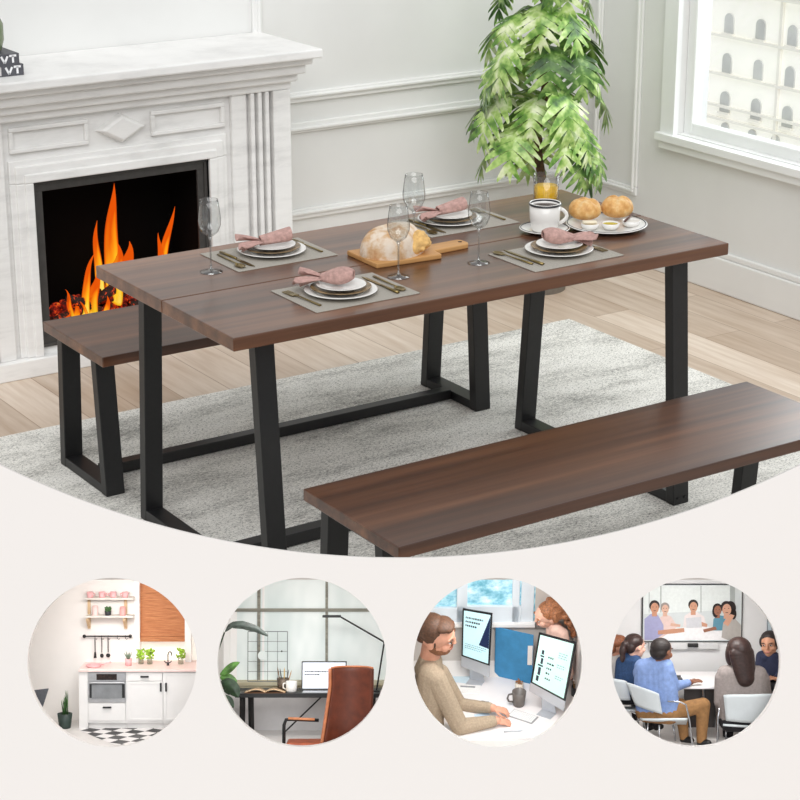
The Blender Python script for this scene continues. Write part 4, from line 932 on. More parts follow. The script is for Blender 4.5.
G().lathe([(0, 0), (5.6, 0), (6.6, 14), (6.1, 14), (5.2, .6), (0, .6)], 20).done('cup', t.m, pc, smooth=True)
for i, (x_, y_, l_, h_, col, nm) in enumerate(((-2, 0, -6, 26, (120, 90, 60), 'brown'), (0, 1, -3.4, 24, (52, 50, 50), 'black'), (1, -1, 1.5, 25, (206, 170, 90), 'yellow'), (2, 1, 6, 23, (96, 92, 88), 'grey'), (3, 0, 9, 22, (190, 150, 110), 'tan'))):
    g = G(); g.tube([(0, 0, 0), ((l_ - x_) * .86, 0, (h_ - 1) * .86), (l_ - x_, 0, h_ - 1)], [.6, .6, .1], 6); N.solo(tag(g.done('pencil', mat('pencil_' + nm, col, .5), smooth=False), nm + ' pencil standing in the dark mesh pot', 'pencil', 'pencils in the mesh pot'), b + Vector((x_, y_, 1)))
b = ond(242, 106); bk = N.thing('open_book', 'open book lying face up on the study desk by the plant', 'book', b)
for s_, nm in ((-1, 'pages'), (1, 'pages')):
    g = G(); g.grid(lambda u, v, s_=s_: (s_ * 21 * u, -11 + 22 * v, .8 + 3.4 * math.sin(PI * min(1, u * 1.05)) * (1 - .45 * u)), 14, 2); g.done(nm, mat('book_page_tan', (206, 176, 140), .8, 0, .12, .4), bk, smooth=True, solid=.5)
g = G(); g.box((-21.5, -11.4, 0), (21.5, 11.4, .6)); g.done('cover', mat('book_cover_brown', (116, 78, 50), .7), bk)
# desk lamp
LX = 112
b = ond(686, LX); la = N.thing('desk_lamp', 'black desk lamp with long angled arm and flat head', 'lamp', b); b0 = b
G().lathe([(0, 0), (4.4, 0), (4.4, 1), (.8, 1.6), (0, 1.6)], 20).done('base', BLK, la)
j1, j2 = K3(717, 308, LX) - b0, K3(540, 206, LX) - b0; h2 = K3(470, 205, LX) - b0
G().tube([(0, 0, 1), j1], .9, 8).done('lower_arm', BLK, la); G().tube([j1, j2], .9, 8).done('upper_arm', BLK, la)
g = G(); g.box((h2.x, -2.4, h2.z - 1.3), (j2.x + 1, 2.4, h2.z + 1.3)); g.done('lamp_head', BLK, la, bevel=.5); G().ell(j1, 1.4).done('joint', BLK, la, smooth=True)
# chair
LEA = mat('brown_leather', (104, 48, 28), .42, 0, .12, .12); COP = mat('copper_tan_edge', (200, 124, 84), .45, 0, .08, .2); yl = 40.0
c = Vector((K3(575, 0, yl).x, yl, zfl)); ch = N.thing('office_chair', 'high backed brown leather chair with tan armrest at the study desk', 'chair', c)
def bk_pt(u, v):      # u across, v up
    X = 470 + (505 - 470) * min(1, v * 1.35) + ((672 - 14 * (1 - v) ** 2) - (470 + 35 * min(1, v * 1.35))) * u; Y = 725 - 317 * v
    d = yl - 6 + 10 * (2 * u - 1) ** 2 * -.8 - 6 * v
    return K3(X, Y + 6 * (2 * u - 1) ** 4 * (v > .9), d) - c
g = G(); g.grid(bk_pt, 16, 18); g.done('backrest', LEA, ch, smooth=True, solid=5, bevel=1.2)
g = G(); g.tube([bk_pt(0, v / 14) + Vector((-1.2, -1.5, 0)) for v in range(15)], 1.7, 8); g.tube([bk_pt(u / 10, 1) + Vector((0, -1.5, .6)) for u in range(11)], 1.0, 8); g.done('edge_piping', COP, ch, smooth=True)
g = G(); a = K3(320, 712, yl - 8); b_ = K3(640, 712, yl + 20); g.box((a.x, yl - 2, a.z - 7), (b_.x, yl + 42, a.z - 1)); g.o = c; g.b.free()
g = G(c); g.box((a.x, yl, a.z - 8), (b_.x, yl + 40, a.z - 1)); g.done('seat', mat('seat_orange_leather', (176, 88, 52), .45, 0, .1, .12), ch, bevel=2.5)
g = G(c); r0 = K3(315, 740, yl + 6); r1 = K3(316, 640, yl + 6); r2 = K3(324, 619, yl + 6); r3 = K3(345, 617, yl + 6); r4 = K3(455, 621, yl + 4); g.tube([r0, r1, r2, r3, r4], 1.8, 10); g.done('arm_frame', BLK, ch, smooth=True)
g = G(c); g.tube([r3 + Vector((-3, 0, .8)), r4 + Vector((-4, 0, .8))], 2.1, 10, .7); g.done('armrest', mat('armrest_tan', (214, 140, 96), .5, 0, .08, .3), ch, smooth=True)
g = G(c); g.tube([Vector((0, 16, a.z - 8 - zfl + 0)) + c - Vector((0, 0, c.z)) + Vector((0, 0, zfl)), Vector((c.x, yl + 16, zfl + 1))], 2, 8); g.done('post', BLK, ch)
# plant at the edge
b = K3(70, 640, 70); b = Vector((b.x, 62, zfl)); j = N.thing('leafy_plant', 'dark leafy plant at the outer edge of the study niche', 'plant', b)
G().lathe([(0, 0), (9, 0), (11, 20), (10, 20), (0, 18)], 18).done('pot', DKGR, j, smooth=True)
def bigleaf(pts, w, m, g=None):
    g = G(b); P = [Vector(p) for p in pts]; n = 14
    def fn(u, v):
        k = v * (len(P) - 1); i = min(int(k), len(P) - 2); f = k - i; c_ = P[i].lerp(P[i + 1], f); d = (P[i + 1] - P[i]).normalized(); s_ = d.cross(Vector((0, -1, 0))).normalized(); ww = w * math.sin(PI * min(1, v * .96 + .04)) ** .8
        return c_ + s_ * ww * (u - .5) * 2 + Vector((0, abs(u - .5) * ww * .8, 0))
    g.grid(fn, 6, n); return g.done('leaf', m, j, smooth=True)
GRL = mat('grey_green_leaf', (74, 84, 78), .4, 0, .3, .2); GL2 = mat('bright_green_leaf', (86, 130, 60), .4, 0, .35, .15); GL3 = mat('deep_green_leaf', (36, 58, 34), .4, 0, .35, .15)
bigleaf([K3(252, 284, 60), K3(205, 256, 60), K3(150, 240, 58), K3(105, 240, 58), K3(78, 270, 58)], 4.2, GRL)
bigleaf([K3(60, 440, 50), K3(85, 425, 50), K3(112, 402, 50), K3(140, 388, 50)], 4.0, GL2); bigleaf([K3(60, 470, 52), K3(90, 480, 50), K3(115, 500, 48), K3(135, 530, 48)], 8, GL3); bigleaf([K3(60, 450, 54), K3(95, 455, 54), K3(130, 466, 54)], 5, GL2); bigleaf([K3(76, 520, 50), K3(95, 545, 50), K3(115, 572, 50)], 4.5, GL3)
g = G(b); g.tube([(b.x, 62, zfl + 18), K3(60, 470, 56)], 1.2, 6); g.tube([K3(60, 470, 56), K3(40, 380, 58), K3(78, 270, 58)], .8, 6); g.done('stem', GL3, j)
add_niche_fill(N, .3)
# ------------------------------------------------------------------ figures
def skin(name, rgb): return mat(name, rgb, .55, 0, .03, .25)
EYEW = mat('eye_white', (236, 232, 228), .3); EYED = mat('eye_dark', (40, 28, 22), .25); LIP = mat('lip_tone', (184, 112, 100), .5, 0, .03, .5)
def head_frame(f, u):
    f = Vector(f).normalized(); r = f.cross(Vector(u)).normalized(); u = r.cross(f)
    return Matrix((r, f, u)).transposed()      # columns: right, forward, up
def add_head(g, c, R, h):
    def e(o, rad): g.ell(Vector(c) + R @ (Vector(o) * h), tuple(q * h for q in rad), R, 20, 14)
    e((0, -.03, .12), (.365, .44, .385)); e((0, .10, -.16), (.29, .31, .33)); e((0, .20, -.36), (.17, .18, .125)); e((0, .41, -.02), (.055, .085, .14)); e((0, .45, -.085), (.065, .065, .05))
    e((0, .36, .12), (.24, .08, .05)); e((0, .37, -.25), (.13, .06, .055))
    for s in (-1, 1): e((s * .365, -.05, -.01), (.04, .085, .125)); e((s * .2, .28, -.12), (.11, .1, .11))
def add_face(t, org, c, R, h, brow, lipm=LIP):
    for s in (-1, 1):
        p = Vector(c) + R @ Vector((s * .15 * h, .378 * h, .03 * h)) - org
        ey = G().ell(p, (.055 * h, .04 * h, .026 * h), R, 10, 6).done('eye', EYEW, t, smooth=True)
        G().ell(p + R @ Vector((0, .035 * h, 0)), (.034 * h, .020 * h, .026 * h), R, 8, 6).done('iris', EYED, ey, smooth=True)
        G().ell(Vector(c) + R @ Vector((s * .16 * h, .395 * h, .13 * h)) - org, (.10 * h, .045 * h, .022 * h), R, 8, 5).done('eyebrow', brow, t, smooth=True)
    G().ell(Vector(c) + R @ Vector((0, .415 * h, -.255 * h)) - org, (.115 * h, .035 * h, .028 * h), R, 10, 6).done('lips', lipm, t, smooth=True)
def add_hand(g, w, d, n, th, L, curl=.5):
    """palm and five separate fingers; w wrist, d pointing direction, n back-of-hand normal, th side on which the thumb leaves"""
    d = Vector(d).normalized(); n = (Vector(n) - d * Vector(n).dot(d)).normalized(); s = Vector(th); s = (s - d * s.dot(d) - n * s.dot(n)).normalized(); w = Vector(w)
    R = Matrix((s, d, n)).transposed(); g.ell(w + d * L * .27, (L * .21, L * .31, L * .095), R, 12, 8)
    for k, (o, ln) in enumerate(((.155, .40), (.055, .46), (-.05, .43), (-.15, .33))):
        a = w + d * L * .46 + s * L * o; r = L * .052
        b = a + (d * math.cos(curl * .5) - n * math.sin(curl * .5) + s * o * .35).normalized() * L * ln * .52
        c = b + (d * math.cos(curl * 1.5) - n * math.sin(curl * 1.5) + s * o * .2).normalized() * L * ln * .48
        g.chain([a, b, c], [r * 1.1, r, r * .8])
    a = w + d * L * .16 + s * L * .15; b = a + (s * .8 + d * .75 - n * .15).normalized() * L * .22; c = b + (d * .95 + s * .25 - n * .3).normalized() * L * .2
    g.chain([a, b, c], [L * .075, L * .062, L * .05])
def add_torso(g, sL, sR, hL, hR, rs, rh, dz=0.0, chest=1.0):
    for k in range(10):
        t = k / 9; a = sL.lerp(sR, t); b = hL.lerp(hR, t); m = a.lerp(b, .45); q = 1 - abs(2 * t - 1)
        g.chain([a - (sL - hL).normalized() * 0 + Vector((0, 0, rs * .12 * q)), m, b], [rs * .92, (rs * .55 + rh * .5) * chest, rh])
def figure(N, label, base, head, sL, sR, hL, hR, rs, rh, arms=(), legs=(), sk=None, shirt=None, trousers=None, hair=None, hairm=None, brow=None, face=True, sleeve=1.0, voxel=.6, group=None, collar=None, shoe=None, extra=None, neck_r=.21, no_legs=False):
    base = Vector(base); t = N.thing('person', label, 'person', base, group); c, f, u, h = head; c = Vector(c); R = head_frame(f, u)
    g = G(base); add_head(g, c, R, h)
    nb = sL.lerp(sR, .5) + Vector((0, 0, rs * .35)); g.chain([c + R @ Vector((0, -.06 * h, -.2 * h)), nb], [neck_r * h, neck_r * h * 1.12]); add_torso(g, sL, sR, hL, hR, rs * .84, rh * .84)
    for pts, rad, hand in arms:
        g.chain([sL if (pts[0] - sL).length < (pts[0] - sR).length else sR, pts[0]], [rad[0] * .8] * 2); g.chain(pts, [q * .82 for q in rad[:2]] + [rad[2] * .95])
        if hand: add_hand(g, pts[-1], *hand)
    for pts, rad in legs: g.chain(pts, [q * .8 for q in rad])
    g.done('body', sk, t, remesh=voxel)
    if face: add_face(t, base, c, R, h, brow or hairm)
    g = G(base); add_torso(g, sL, sR, hL, hR, rs, rh); g.cap(hL, hR, rh)
    g.chain([nb + Vector((0, 0, -rs * .2)), nb + (c - nb) * .16], [neck_r * h * 1.55, neck_r * h * 1.3])
    for pts, rad, hand in arms:
        e = pts[1].lerp(pts[2], sleeve * .92)
        g.chain([sL if (pts[0] - sL).length < (pts[0] - sR).length else sR, pts[0], pts[1], e], [rs * .9, rad[0], rad[1], rad[2] * 1.28])
    g.done('shirt', shirt, t, remesh=voxel * 1.1)
    if trousers and legs:
        g = G(base); g.cap(hL, hR, rh * 1.04)
        for pts, rad in legs: g.chain(pts, rad)
        g.done('trousers', trousers, t, remesh=voxel * 1.2)
        for pts, rad in legs:
            if shoe: a = pts[-1]; g = G(base); g.chain([a + Vector((0, 0, -rad[-1] * .4)), a + Vector(shoe[1])], [rad[-1] * .95, rad[-1] * .7]); g.done('shoe', shoe[0], t, remesh=voxel)
    if hair:
        g = G(base)
        for o, rad in hair: g.ell(c + R @ (Vector(o) * h), tuple(q * h for q in rad), R, 18, 12)
        g.done('hair', hairm, t, remesh=voxel)
    return t, R, c, h
SHORT = [((0, -.09, .20), (.385, .42, .345)), ((0, .10, .36), (.30, .26, .15)), ((0, -.30, -.02), (.32, .22, .28)), ((.34, -.03, .12), (.055, .13, .17)), ((-.34, -.03, .12), (.055, .13, .17))]
# ------------------------------------------------------------------ niche: office
N = Niche(498, 662, 24)
def K(X, Y): return (400 + X / 4.0, 565 + Y / 4.0)
OFF = 24.0
def K3(X, Y, d): return N.at(*K(X, Y), d + OFF)
D0 = 164.0
zd = K3(450, 625, 45).z
def onz(X, Y, z=0.05): return N.fl(*K(X, Y), zd + z)
g = G(); N.panel(g, *K(25, 228), *K(760, 560), D0, D0 + 3); N.panel(g, *K(538, 15), *K(760, 260), D0, D0 + 3); struct(N.solo(g.done('wall_office', mat('office_wall', (206, 200, 194), .7, 0, .02, .05))))
VIEW = NT('leafy_view'); p = VIEW.principled(Roughness=.6); f = VIEW.noise(VIEW.coords((.06, .06, .09)), 1.0, 4, .65); c = VIEW.ramp(f, [(.34, (96, 168, 190)), (.46, (146, 204, 222)), (.56, (190, 228, 238)), (.68, (226, 242, 248))]); VIEW.l(c, p.inputs['Base Color']); VIEW.l(c, p.inputs['Emission Color']); p.inputs['Emission Strength'].default_value = .22
g = G(); N.panel(g, *K(25, 15), *K(545, 232), D0 + 3, D0 + 5); struct(N.solo(g.done('window_4', VIEW.m)))
WF = mat('office_window_frame', (226, 236, 244), .5, 0, .01, .05)
g = G()
for r_ in ((226, 0, 272, 240), (446, 0, 482, 236), (228, 205, 484, 240), (60, 212, 240, 240)): N.panel(g, *K(r_[0], max(15, r_[1] - 40)), *K(r_[2], r_[3]), D0 - 1, D0 + 3)
N.panel(g, *K(482, 15), *K(540, 244), D0, D0 + 3); struct(N.solo(g.done('trim_8', WF, bevel=.5)))
g = G(); N.panel(g, *K(60, 238), *K(540, 250), D0 - 6, D0 + 1); struct(N.solo(g.done('trim_9', mat('white_reveal', (246, 244, 242)))))
# desk
c = Vector((0, 90, zd - 30)); dk = N.thing('office_desk', 'wide white shared desk in the office niche', 'desk', c)
g = G(c); g.box((-90, 38, zd - 5), (90, D0 - 1, zd)); g.done('desk_top', mat('desk_white', (238, 234, 234), .35, 0, .01, .05), dk, bevel=.4)
for x_ in (-70, 70): g = G(c); g.box((x_ - 2, 60, zd - 30), (x_ + 2, 64, zd - 5)); g.done('leg', mat('leg_grey', (170, 170, 172), .4, .5), dk)
# partition
a, b, c2, d2 = K3(376, 246, 122), K3(552, 282, 84), onz(528, 478), onz(378, 408)
d2 = N.at(*K(378, 415), 159); d2.z = zd; q = [Vector((d2.x, d2.y, zd + .1)), Vector((c2.x, c2.y, zd + .1))]; off = Vector((.35, 1.6, 0))
th = N.at(*K(376, 248), d2.y).z; tb_ = N.at(*K(552, 282), c2.y).z; g = G(q[0]); g.hexa([q[0], q[1], q[1] + off, q[0] + off, Vector((q[0].x, q[0].y, th)), Vector((q[1].x, q[1].y, tb_)), Vector((q[1].x, q[1].y, tb_)) + off, Vector((q[0].x, q[0].y, th)) + off])
tag(N.solo(g.done('desk_partition', mat('blue_partition', (64, 138, 186), .8, 0, .05, .1), bevel=.4), q[0]), 'blue fabric desk partition between the two monitors', 'partition')
# monitors
ALU = mat('monitor_silver', (196, 200, 206), .35, .4, .02, .1); BEZ = mat('monitor_black', (22, 24, 28), .3, 0, .05, .2)
SCR1 = mat('screen_pale_cyan', (196, 232, 238), .3, 0, .015, .05, emit=.35); SCR2 = mat('screen_pale_mint', (198, 236, 230), .3, 0, .015, .05, emit=.35); NAVY = mat('screen_navy', (22, 42, 84), .4); INK = mat('screen_ink', (40, 52, 66), .5); INK2 = mat('screen_grey', (130, 160, 170), .5)
def monitor(label, tl, tr, br, bl, dl, dr, chin, foot, draw, scr):
    TL, TR, BR, BL = K3(*tl, dl), K3(*tr, dr), K3(*br, dr), K3(*bl, dl)
    base = onz(*foot); t = N.thing('monitor', label, 'monitor', base, 'office monitors')
    n = (TR - TL).cross(BL - TL).normalized()
    if n.y > 0: n = -n
    def P(u, v, o=0.0): return TL.lerp(TR, u).lerp(BL.lerp(BR, u), v) + n * o
    def quad(g, u0, v0, u1, v1, o0, o1):
        return g.hexa([P(u0, v1, o0), P(u1, v1, o0), P(u1, v0, o0), P(u0, v0, o0), P(u0, v1, o1), P(u1, v1, o1), P(u1, v0, o1), P(u0, v0, o1)])
    g = G(base); quad(g, 0, 0, 1, 1, -1.6, 0); s = g.done('bezel', BEZ, t, bevel=.35); sc = s
    g = G(base); quad(g, .055, .035, .945, .965, 0, .15); g.done('display', scr, s)
    g = G(base); quad(g, 0, 1.0, 1, 1 + chin, -1.6, 0); g.done('chin', ALU, t, bevel=.35)
    for nm, m, rects in draw:
        g = G(base)
        for r in rects:
            if len(r) == 4: quad(g, r[0], r[1], r[2], r[3], .15, .3)
            else: g.prism([(0, 0)], 0) if False else [g.poly([P(r[k], r[k + 1], .32) for k in range(0, len(r), 2)])]
        g.done(nm, m, sc)
    mid = P(.5, 1.0 + chin * .6, -1.8); g = G(base); w = (TR - TL).normalized() * 7; zf_ = zd + .2; back = -n * 7
    g.hexa([mid - w + Vector((0, 0, 0)), mid + w, mid + w - n * 1, mid - w - n * 1] + [p + Vector((0, 0, 0.4)) + back * 0 for p in (mid - w + Vector((0, 0, 6)), mid + w + Vector((0, 0, 6)), mid + w + Vector((0, 0, 6)) - n, mid - w + Vector((0, 0, 6)) - n)])
    b0 = Vector((mid.x, mid.y, zf_)) - n * 4; nn = Vector((n.x, n.y, 0)).normalized(); ww = Vector((w.x, w.y, 0)).normalized() * 8.5
    g.hexa([mid - w, mid + w, mid + w - n, mid - w - n, Vector((0, 0, 0)) + b0 - ww, b0 + ww, b0 + ww - nn * 1.2, b0 - ww - nn * 1.2]); g.done('stand', ALU, t)
    g = G(base); c_ = b0 + nn * 5; g.hexa([c_ + nn * 7 - ww, c_ + nn * 7 + ww, c_ - nn * 7 + ww, c_ - nn * 7 - ww] + [p + Vector((0, 0, .8)) for p in (c_ + nn * 7 - ww, c_ + nn * 7 + ww, c_ - nn * 7 + ww, c_ - nn * 7 - ww)]); g.done('foot', ALU, t, bevel=.3)
    return t
q = random.Random(4)
def words_(u0, u1, v, hgt):
    out = []; u = u0
    while u < u1: w_ = q.uniform(.025, .06); out.append((u, v, min(u + w_, u1), v + hgt)); u += w_ + .02
    return out
monitor('computer monitor on the desk beyond the bearded man, showing a dark wedge', (250, 174), (369, 194), (358, 404), (245, 364), 126, 112, .22, (345, 452),
        [('heading', INK, words_(.12, .72, .15, .035) + words_(.12, .62, .23, .035) + words_(.12, .5, .31, .035)), ('text_line', INK2, words_(.12, .85, .70, .012) + words_(.12, .85, .74, .012) + words_(.12, .7, .78, .012)), ('wedge', NAVY, [(.945, .06, .945, .68, .60, .66)]), ('stripe', mat('screen_blue', (60, 130, 200), .4), [(.945, .28, .945, .68, .80, .67)])], SCR1)
monitor('nearer computer monitor with a pale green page, in front of the blue partition', (555, 270), (705, 310), (661, 546), (521, 470), 70, 46, .17, (610, 610),
        [('heading', INK, words_(.36, .50, .38, .03) + words_(.36, .55, .49, .03) + words_(.36, .50, .58, .03) + words_(.36, .46, .67, .03) + words_(.36, .52, .77, .03)), ('text_line', INK2, words_(.62, .85, .25, .012) + words_(.62, .85, .29, .012) + words_(.62, .85, .33, .012) + words_(.62, .85, .46, .012) + words_(.62, .82, .50, .012) + words_(.62, .85, .66, .012) + words_(.62, .8, .70, .012)), ('figure_column', INK, [(.17, .30, .23, .38), (.15, .40, .25, .43), (.18, .45, .24, .56), (.12, .58, .26, .61), (.15, .63, .22, .78), (.13, .80, .20, .90)])], SCR2)
# things on the desk
def kb(label, X, Y, w, d, rz):
    b = onz(X, Y); t = N.thing('keyboard', label, 'keyboard', b, rot=RZ(rz)); G().box((-w / 2, -d / 2, 0), (w / 2, d / 2, 1.2)).done('base', MATS['leg_grey'], t, bevel=.3); g = G()
    for j in range(4):
        for i in range(12): x_ = -w / 2 + 1 + (w - 2) * i / 12; y_ = -d / 2 + .8 + (d - 1.6) * j / 4; g.box((x_, y_, 1.2), (x_ + (w - 2) / 12 - .4, y_ + (d - 1.6) / 4 - .4, 1.6))
    g.done('keys', mat('key_white', (236, 236, 236), .5), t, bevel=0)
kb('white keyboard under the hands of the bearded man', 492, 608, 29, 15, -.55)
b = onz(475, 560); t = N.thing('mug', 'dark grey mug on the white office desk', 'mug', b); MG = mat('grey_mug', (104, 98, 94), .4, 0, .05, .2); G().lathe([(0, 0), (5.6, 0), (6.2, 1), (7.6, 17), (7, 17), (5.8, 2), (0, 1.5)], 22).done('cup', MG, t, smooth=True); G().tube([(-6.6, 0, 14), (-11, -1, 13.6), (-12.4, -1, 9), (-10.6, -1, 5), (-6, 0, 4)], 1.1, 8).done('handle', MG, t, smooth=True)
b = onz(476, 500); t = N.thing('jar', 'small pale jar with a brown top behind the grey mug', 'jar', b); G().lathe([(0, 0), (4.6, 0), (4.8, 9), (0, 9.4)], 18).done('body', mat('pale_jar', (226, 218, 206), .4), t, smooth=True); bushy(t, 14, 3.4, 3.4, mat('brown_filling', (150, 104, 68), .8), 3, 9.2)
b = onz(270, 497); t = N.thing('notebook', 'white paper pad with a clip on the desk in front of the first monitor', 'paper pad', b, rot=RZ(-.12)); g = G(); g.box((-14, -8, 0), (14, 8, 1)); g.done('pages', mat('paper_white', (238, 236, 234), .8), t); g = G(); g.box((-8, 2, 1), (8, 4, 1.8)); g.done('clip', mat('leg_grey', (170, 170, 172)), t)
for X, Y, wx, wy, rz, col, lab in ((235, 448, 19, 14, -.2, (206, 226, 236), 'pale blue paper sheet on the desk beside the man'), (330, 604, 10, 6, .3, (190, 214, 232), 'small pale blue slip of paper by the forearms'), (690, 420, 12, 9, .4, (238, 236, 236), 'white paper sheet on the far corner of the office desk')):
    g = G(); g.box((-wx / 2 * 1.6, -wy / 2 * 1.6, 0), (wx / 2 * 1.6, wy / 2 * 1.6, .4)); o = g.done('paper_sheet', mat('paper_%d' % X, col, .8)); o.matrix_world = N.M @ Matrix.Translation(onz(X, Y)) @ RZ(rz); tag(o, lab, 'paper')
g = G(); b = onz(330, 552); g.tube([(-8, 0, .5), (-5, 2.6, .5), (0, 3, .5), (4, 1.5, .5), (7, 1, .5)], .5, 6); N.solo(tag(g.done('cable', BLK, smooth=True), 'short dark cable lying on the desk before the man', 'cable'), b)
for X, Y, l_, rz, lab, m in ((453, 667, 20, .1, 'silver pen lying on the desk in front of the keyboard', ALU), (566, 683, 8, .55, 'short black pen lying at the front of the office desk', BLK)):
    g = G(); g.tube([(-l_ / 2, 0, .8), (l_ * .35, 0, .8), (l_ / 2, 0, .8)], [.85, .8, .2], 8); o = g.done('pen', m, smooth=True); o.matrix_world = N.M @ Matrix.Translation(onz(X, Y)) @ RZ(rz); tag(o, lab, 'pen')
b = onz(702, 520); t = N.thing('pencil_cup', 'small wire pencil cup behind the nearer monitor', 'cup', b); G().lathe([(0, 0), (4.6, 0), (5, 11), (4.6, 11), (4.2, .6), (0, .6)], 16).done('cup', DKGR, t); 
for k in range(3): G().tube([(k - 1, 0, 1), ((k - 1) * 2.4, 1, 17 - k)], .6, 6).done('pencil', mat('pencil_tan', (190, 150, 110), .5), t)
for k in range(2):
    b = onz(705, 455 + 0) + Vector((0, 0, 2.3 * k)); g = G(); g.box((-10, -6, 0), (10, 6, 2.2)); o = g.done('book', mat('book_r%d' % k, ((150, 60, 60), (228, 226, 224))[k], .6), bevel=.2); o.matrix_world = N.M @ Matrix.Translation(b + Vector((0, 6, 0))) @ RZ(.35 + .1 * k); tag(o, ('red book at the bottom of the small pile on the far desk corner', 'white book on top of the small pile on the far desk corner')[k], 'book')
g = G(); b = K3(519, 365, 70); bx_ = onz(520, 474).y - 2.2; b = N.at(*K(520, 362), bx_); g.box((-2.6, 0, -12), (2.6, .4, 12)); N.solo(tag(g.done('pinned_note', mat('note_white', (236, 232, 228), .8), bevel=0), 'white note pinned to the end of the blue partition', 'note'), b)
# bearded man
SK1 = skin('skin_fair', (216, 158, 132)); HB = mat('hair_brown', (84, 56, 38), .6, 0, .18, .5); BEARD = mat('beard_brown', (136, 92, 64), .8, 0, .15, .8); SWT = mat('beige_sweater', (172, 154, 132), .9, 0, .06, .5)
hd = K3(142, 282, 46); sR = K3(120, 432, 34); sL = K3(112, 410, 70); hR = K3(112, 690, 40); hL = K3(106, 660, 66)
kz = zd + 2.2
w1_ = K3(385, 622, 36); w2_ = K3(372, 572, 56)
arms = [((K3(140, 450, 30), K3(240, 648, 26), w1_), (11.5, 9.5, 5.0), ((1, .15, -.28), (.1, -.25, 1), (0, 1, 0), 23, .55)),
        ((K3(160, 432, 72), K3(238, 560, 74), w2_), (10, 8, 4.6), ((.95, -.12, -.16), (.1, -.2, 1), (.1, -1, 0), 22, .55))]
t, R, c, h = figure(N, 'bearded man in a beige sweater typing at the white desk', Vector((sR.x, 74, hR.z - 8)), (hd, (.97, -.18, -.14), (.12, -.30, 1), 44), sL, sR, hL, hR, 13.5, 17, arms, (), SK1, SWT, None,
       [((0, -.13, .23), (.385, .40, .34)), ((0, .14, .42), (.28, .25, .12)), ((0, .30, .40), (.22, .12, .09)), ((0, -.29, .06), (.32, .21, .25)), ((.345, -.10, .17), (.045, .13, .13)), ((-.345, -.10, .17), (.045, .13, .13)), ((.35, .05, .03), (.02, .03, .10)), ((-.35, .05, .03), (.02, .03, .10))], HB, HB, sleeve=.96, voxel=.62, neck_r=.23)
bo_ = Vector((sR.x, 74, hR.z - 8)); g = G(bo_)
for o, rad in (((0, .22, -.37), (.20, .19, .125)), ((.2, .12, -.27), (.10, .2, .14)), ((-.2, .12, -.27), (.10, .2, .14)), ((.29, .0, -.16), (.03, .09, .15)), ((-.29, .0, -.16), (.03, .09, .15)), ((0, .395, -.185), (.12, .045, .025))): g.ell(c + R @ (Vector(o) * h), tuple(k * h for k in rad), R, 14, 10)
g.done('beard', BEARD, t, remesh=.5)
# curly haired woman
SK2 = skin('skin_light', (226, 178, 156)); HG = mat('hair_ginger', (142, 92, 60), .6, 0, .3, .7); PKT = mat('pale_pink_top', (226, 190, 176), .8, 0, .04, .3)
dW = 108; hd = K3(590, 200, dW); sL = K3(628, 262, dW - 9); sR = K3(610, 262, dW + 12); hL = K3(660, 430, dW - 6); hR = K3(640, 430, dW + 8)
wr = onz(590, 400); wr = K3(575, 372, dW - 4)
t, R, c, h = figure(N, 'woman with long curly ginger hair in a pink top behind the partition', Vector((hL.x, dW + OFF, min(hL.z, zd - 2))), (hd, (-.95, -.22, -.25), (-.1, -.3, 1), 30), sL, sR, hL, hR, 8, 10,
       [((K3(650, 275, dW - 12), K3(668, 350, dW - 16), K3(600, 368, dW - 10)), (6.4, 5, 3), ((-1, 0, -.1), (0, -.3, 1), (0, 1, 0), 13, .4))], (), SK2, PKT, None, None, HG, HG, sleeve=.05, voxel=.55)
g = G(Vector((hL.x, dW + OFF, min(hL.z, zd - 2)))); q = random.Random(8)
for i in range(150):
    a = q.uniform(.1, PI - .1) if q.random() < .5 else q.uniform(0, 2 * PI); e = q.uniform(-.2, 1.5)
    o = Vector((.43 * math.cos(a) * math.cos(e), -.14 - .46 * abs(math.sin(a)) * math.cos(e), .12 + .42 * math.sin(e)))
    g.ell(c + R @ (o * h), h * q.uniform(.07, .12), None, 7, 5)
for i in range(170):
    v = q.random(); a = q.uniform(-1.0, 1.0); o = Vector((.46 * a * (1 + .25 * v), -.42 - .18 * math.cos(a) - .22 * v + q.uniform(-.08, .08), .15 - 1.0 * v)); g.ell(c + R @ (o * h), h * q.uniform(.07, .12), None, 7, 5)
g.ell(c + R @ (Vector((0, -.08, .2)) * h), (.39 * h, .42 * h, .35 * h), R); g.done('hair', HG, t, remesh=.55)
add_niche_fill(N, .55)
# ------------------------------------------------------------------ niche: meeting room
N = Niche(696, 662, 5)
def K(X, Y): return (598 + X / 4.0, 565 + Y / 4.0)
def K3(X, Y, d): return N.at(*K(X, Y), d)
D0 = 160.0
zf = K3(400, 722, 40).z - .5
g = G(); g.box((-90, D0, zf), (126, D0 + 3, 70)); struct(N.solo(g.done('wall_meeting', mat('meeting_wall', (230, 230, 230), .7, 0, .008, .05))))
g = G(); g.box((-90, 14, zf - 3), (126, D0, zf)); struct(N.solo(g.done('floor_meeting', mat('meeting_floor', (214, 208, 204), .5, 0, .03, .05))))
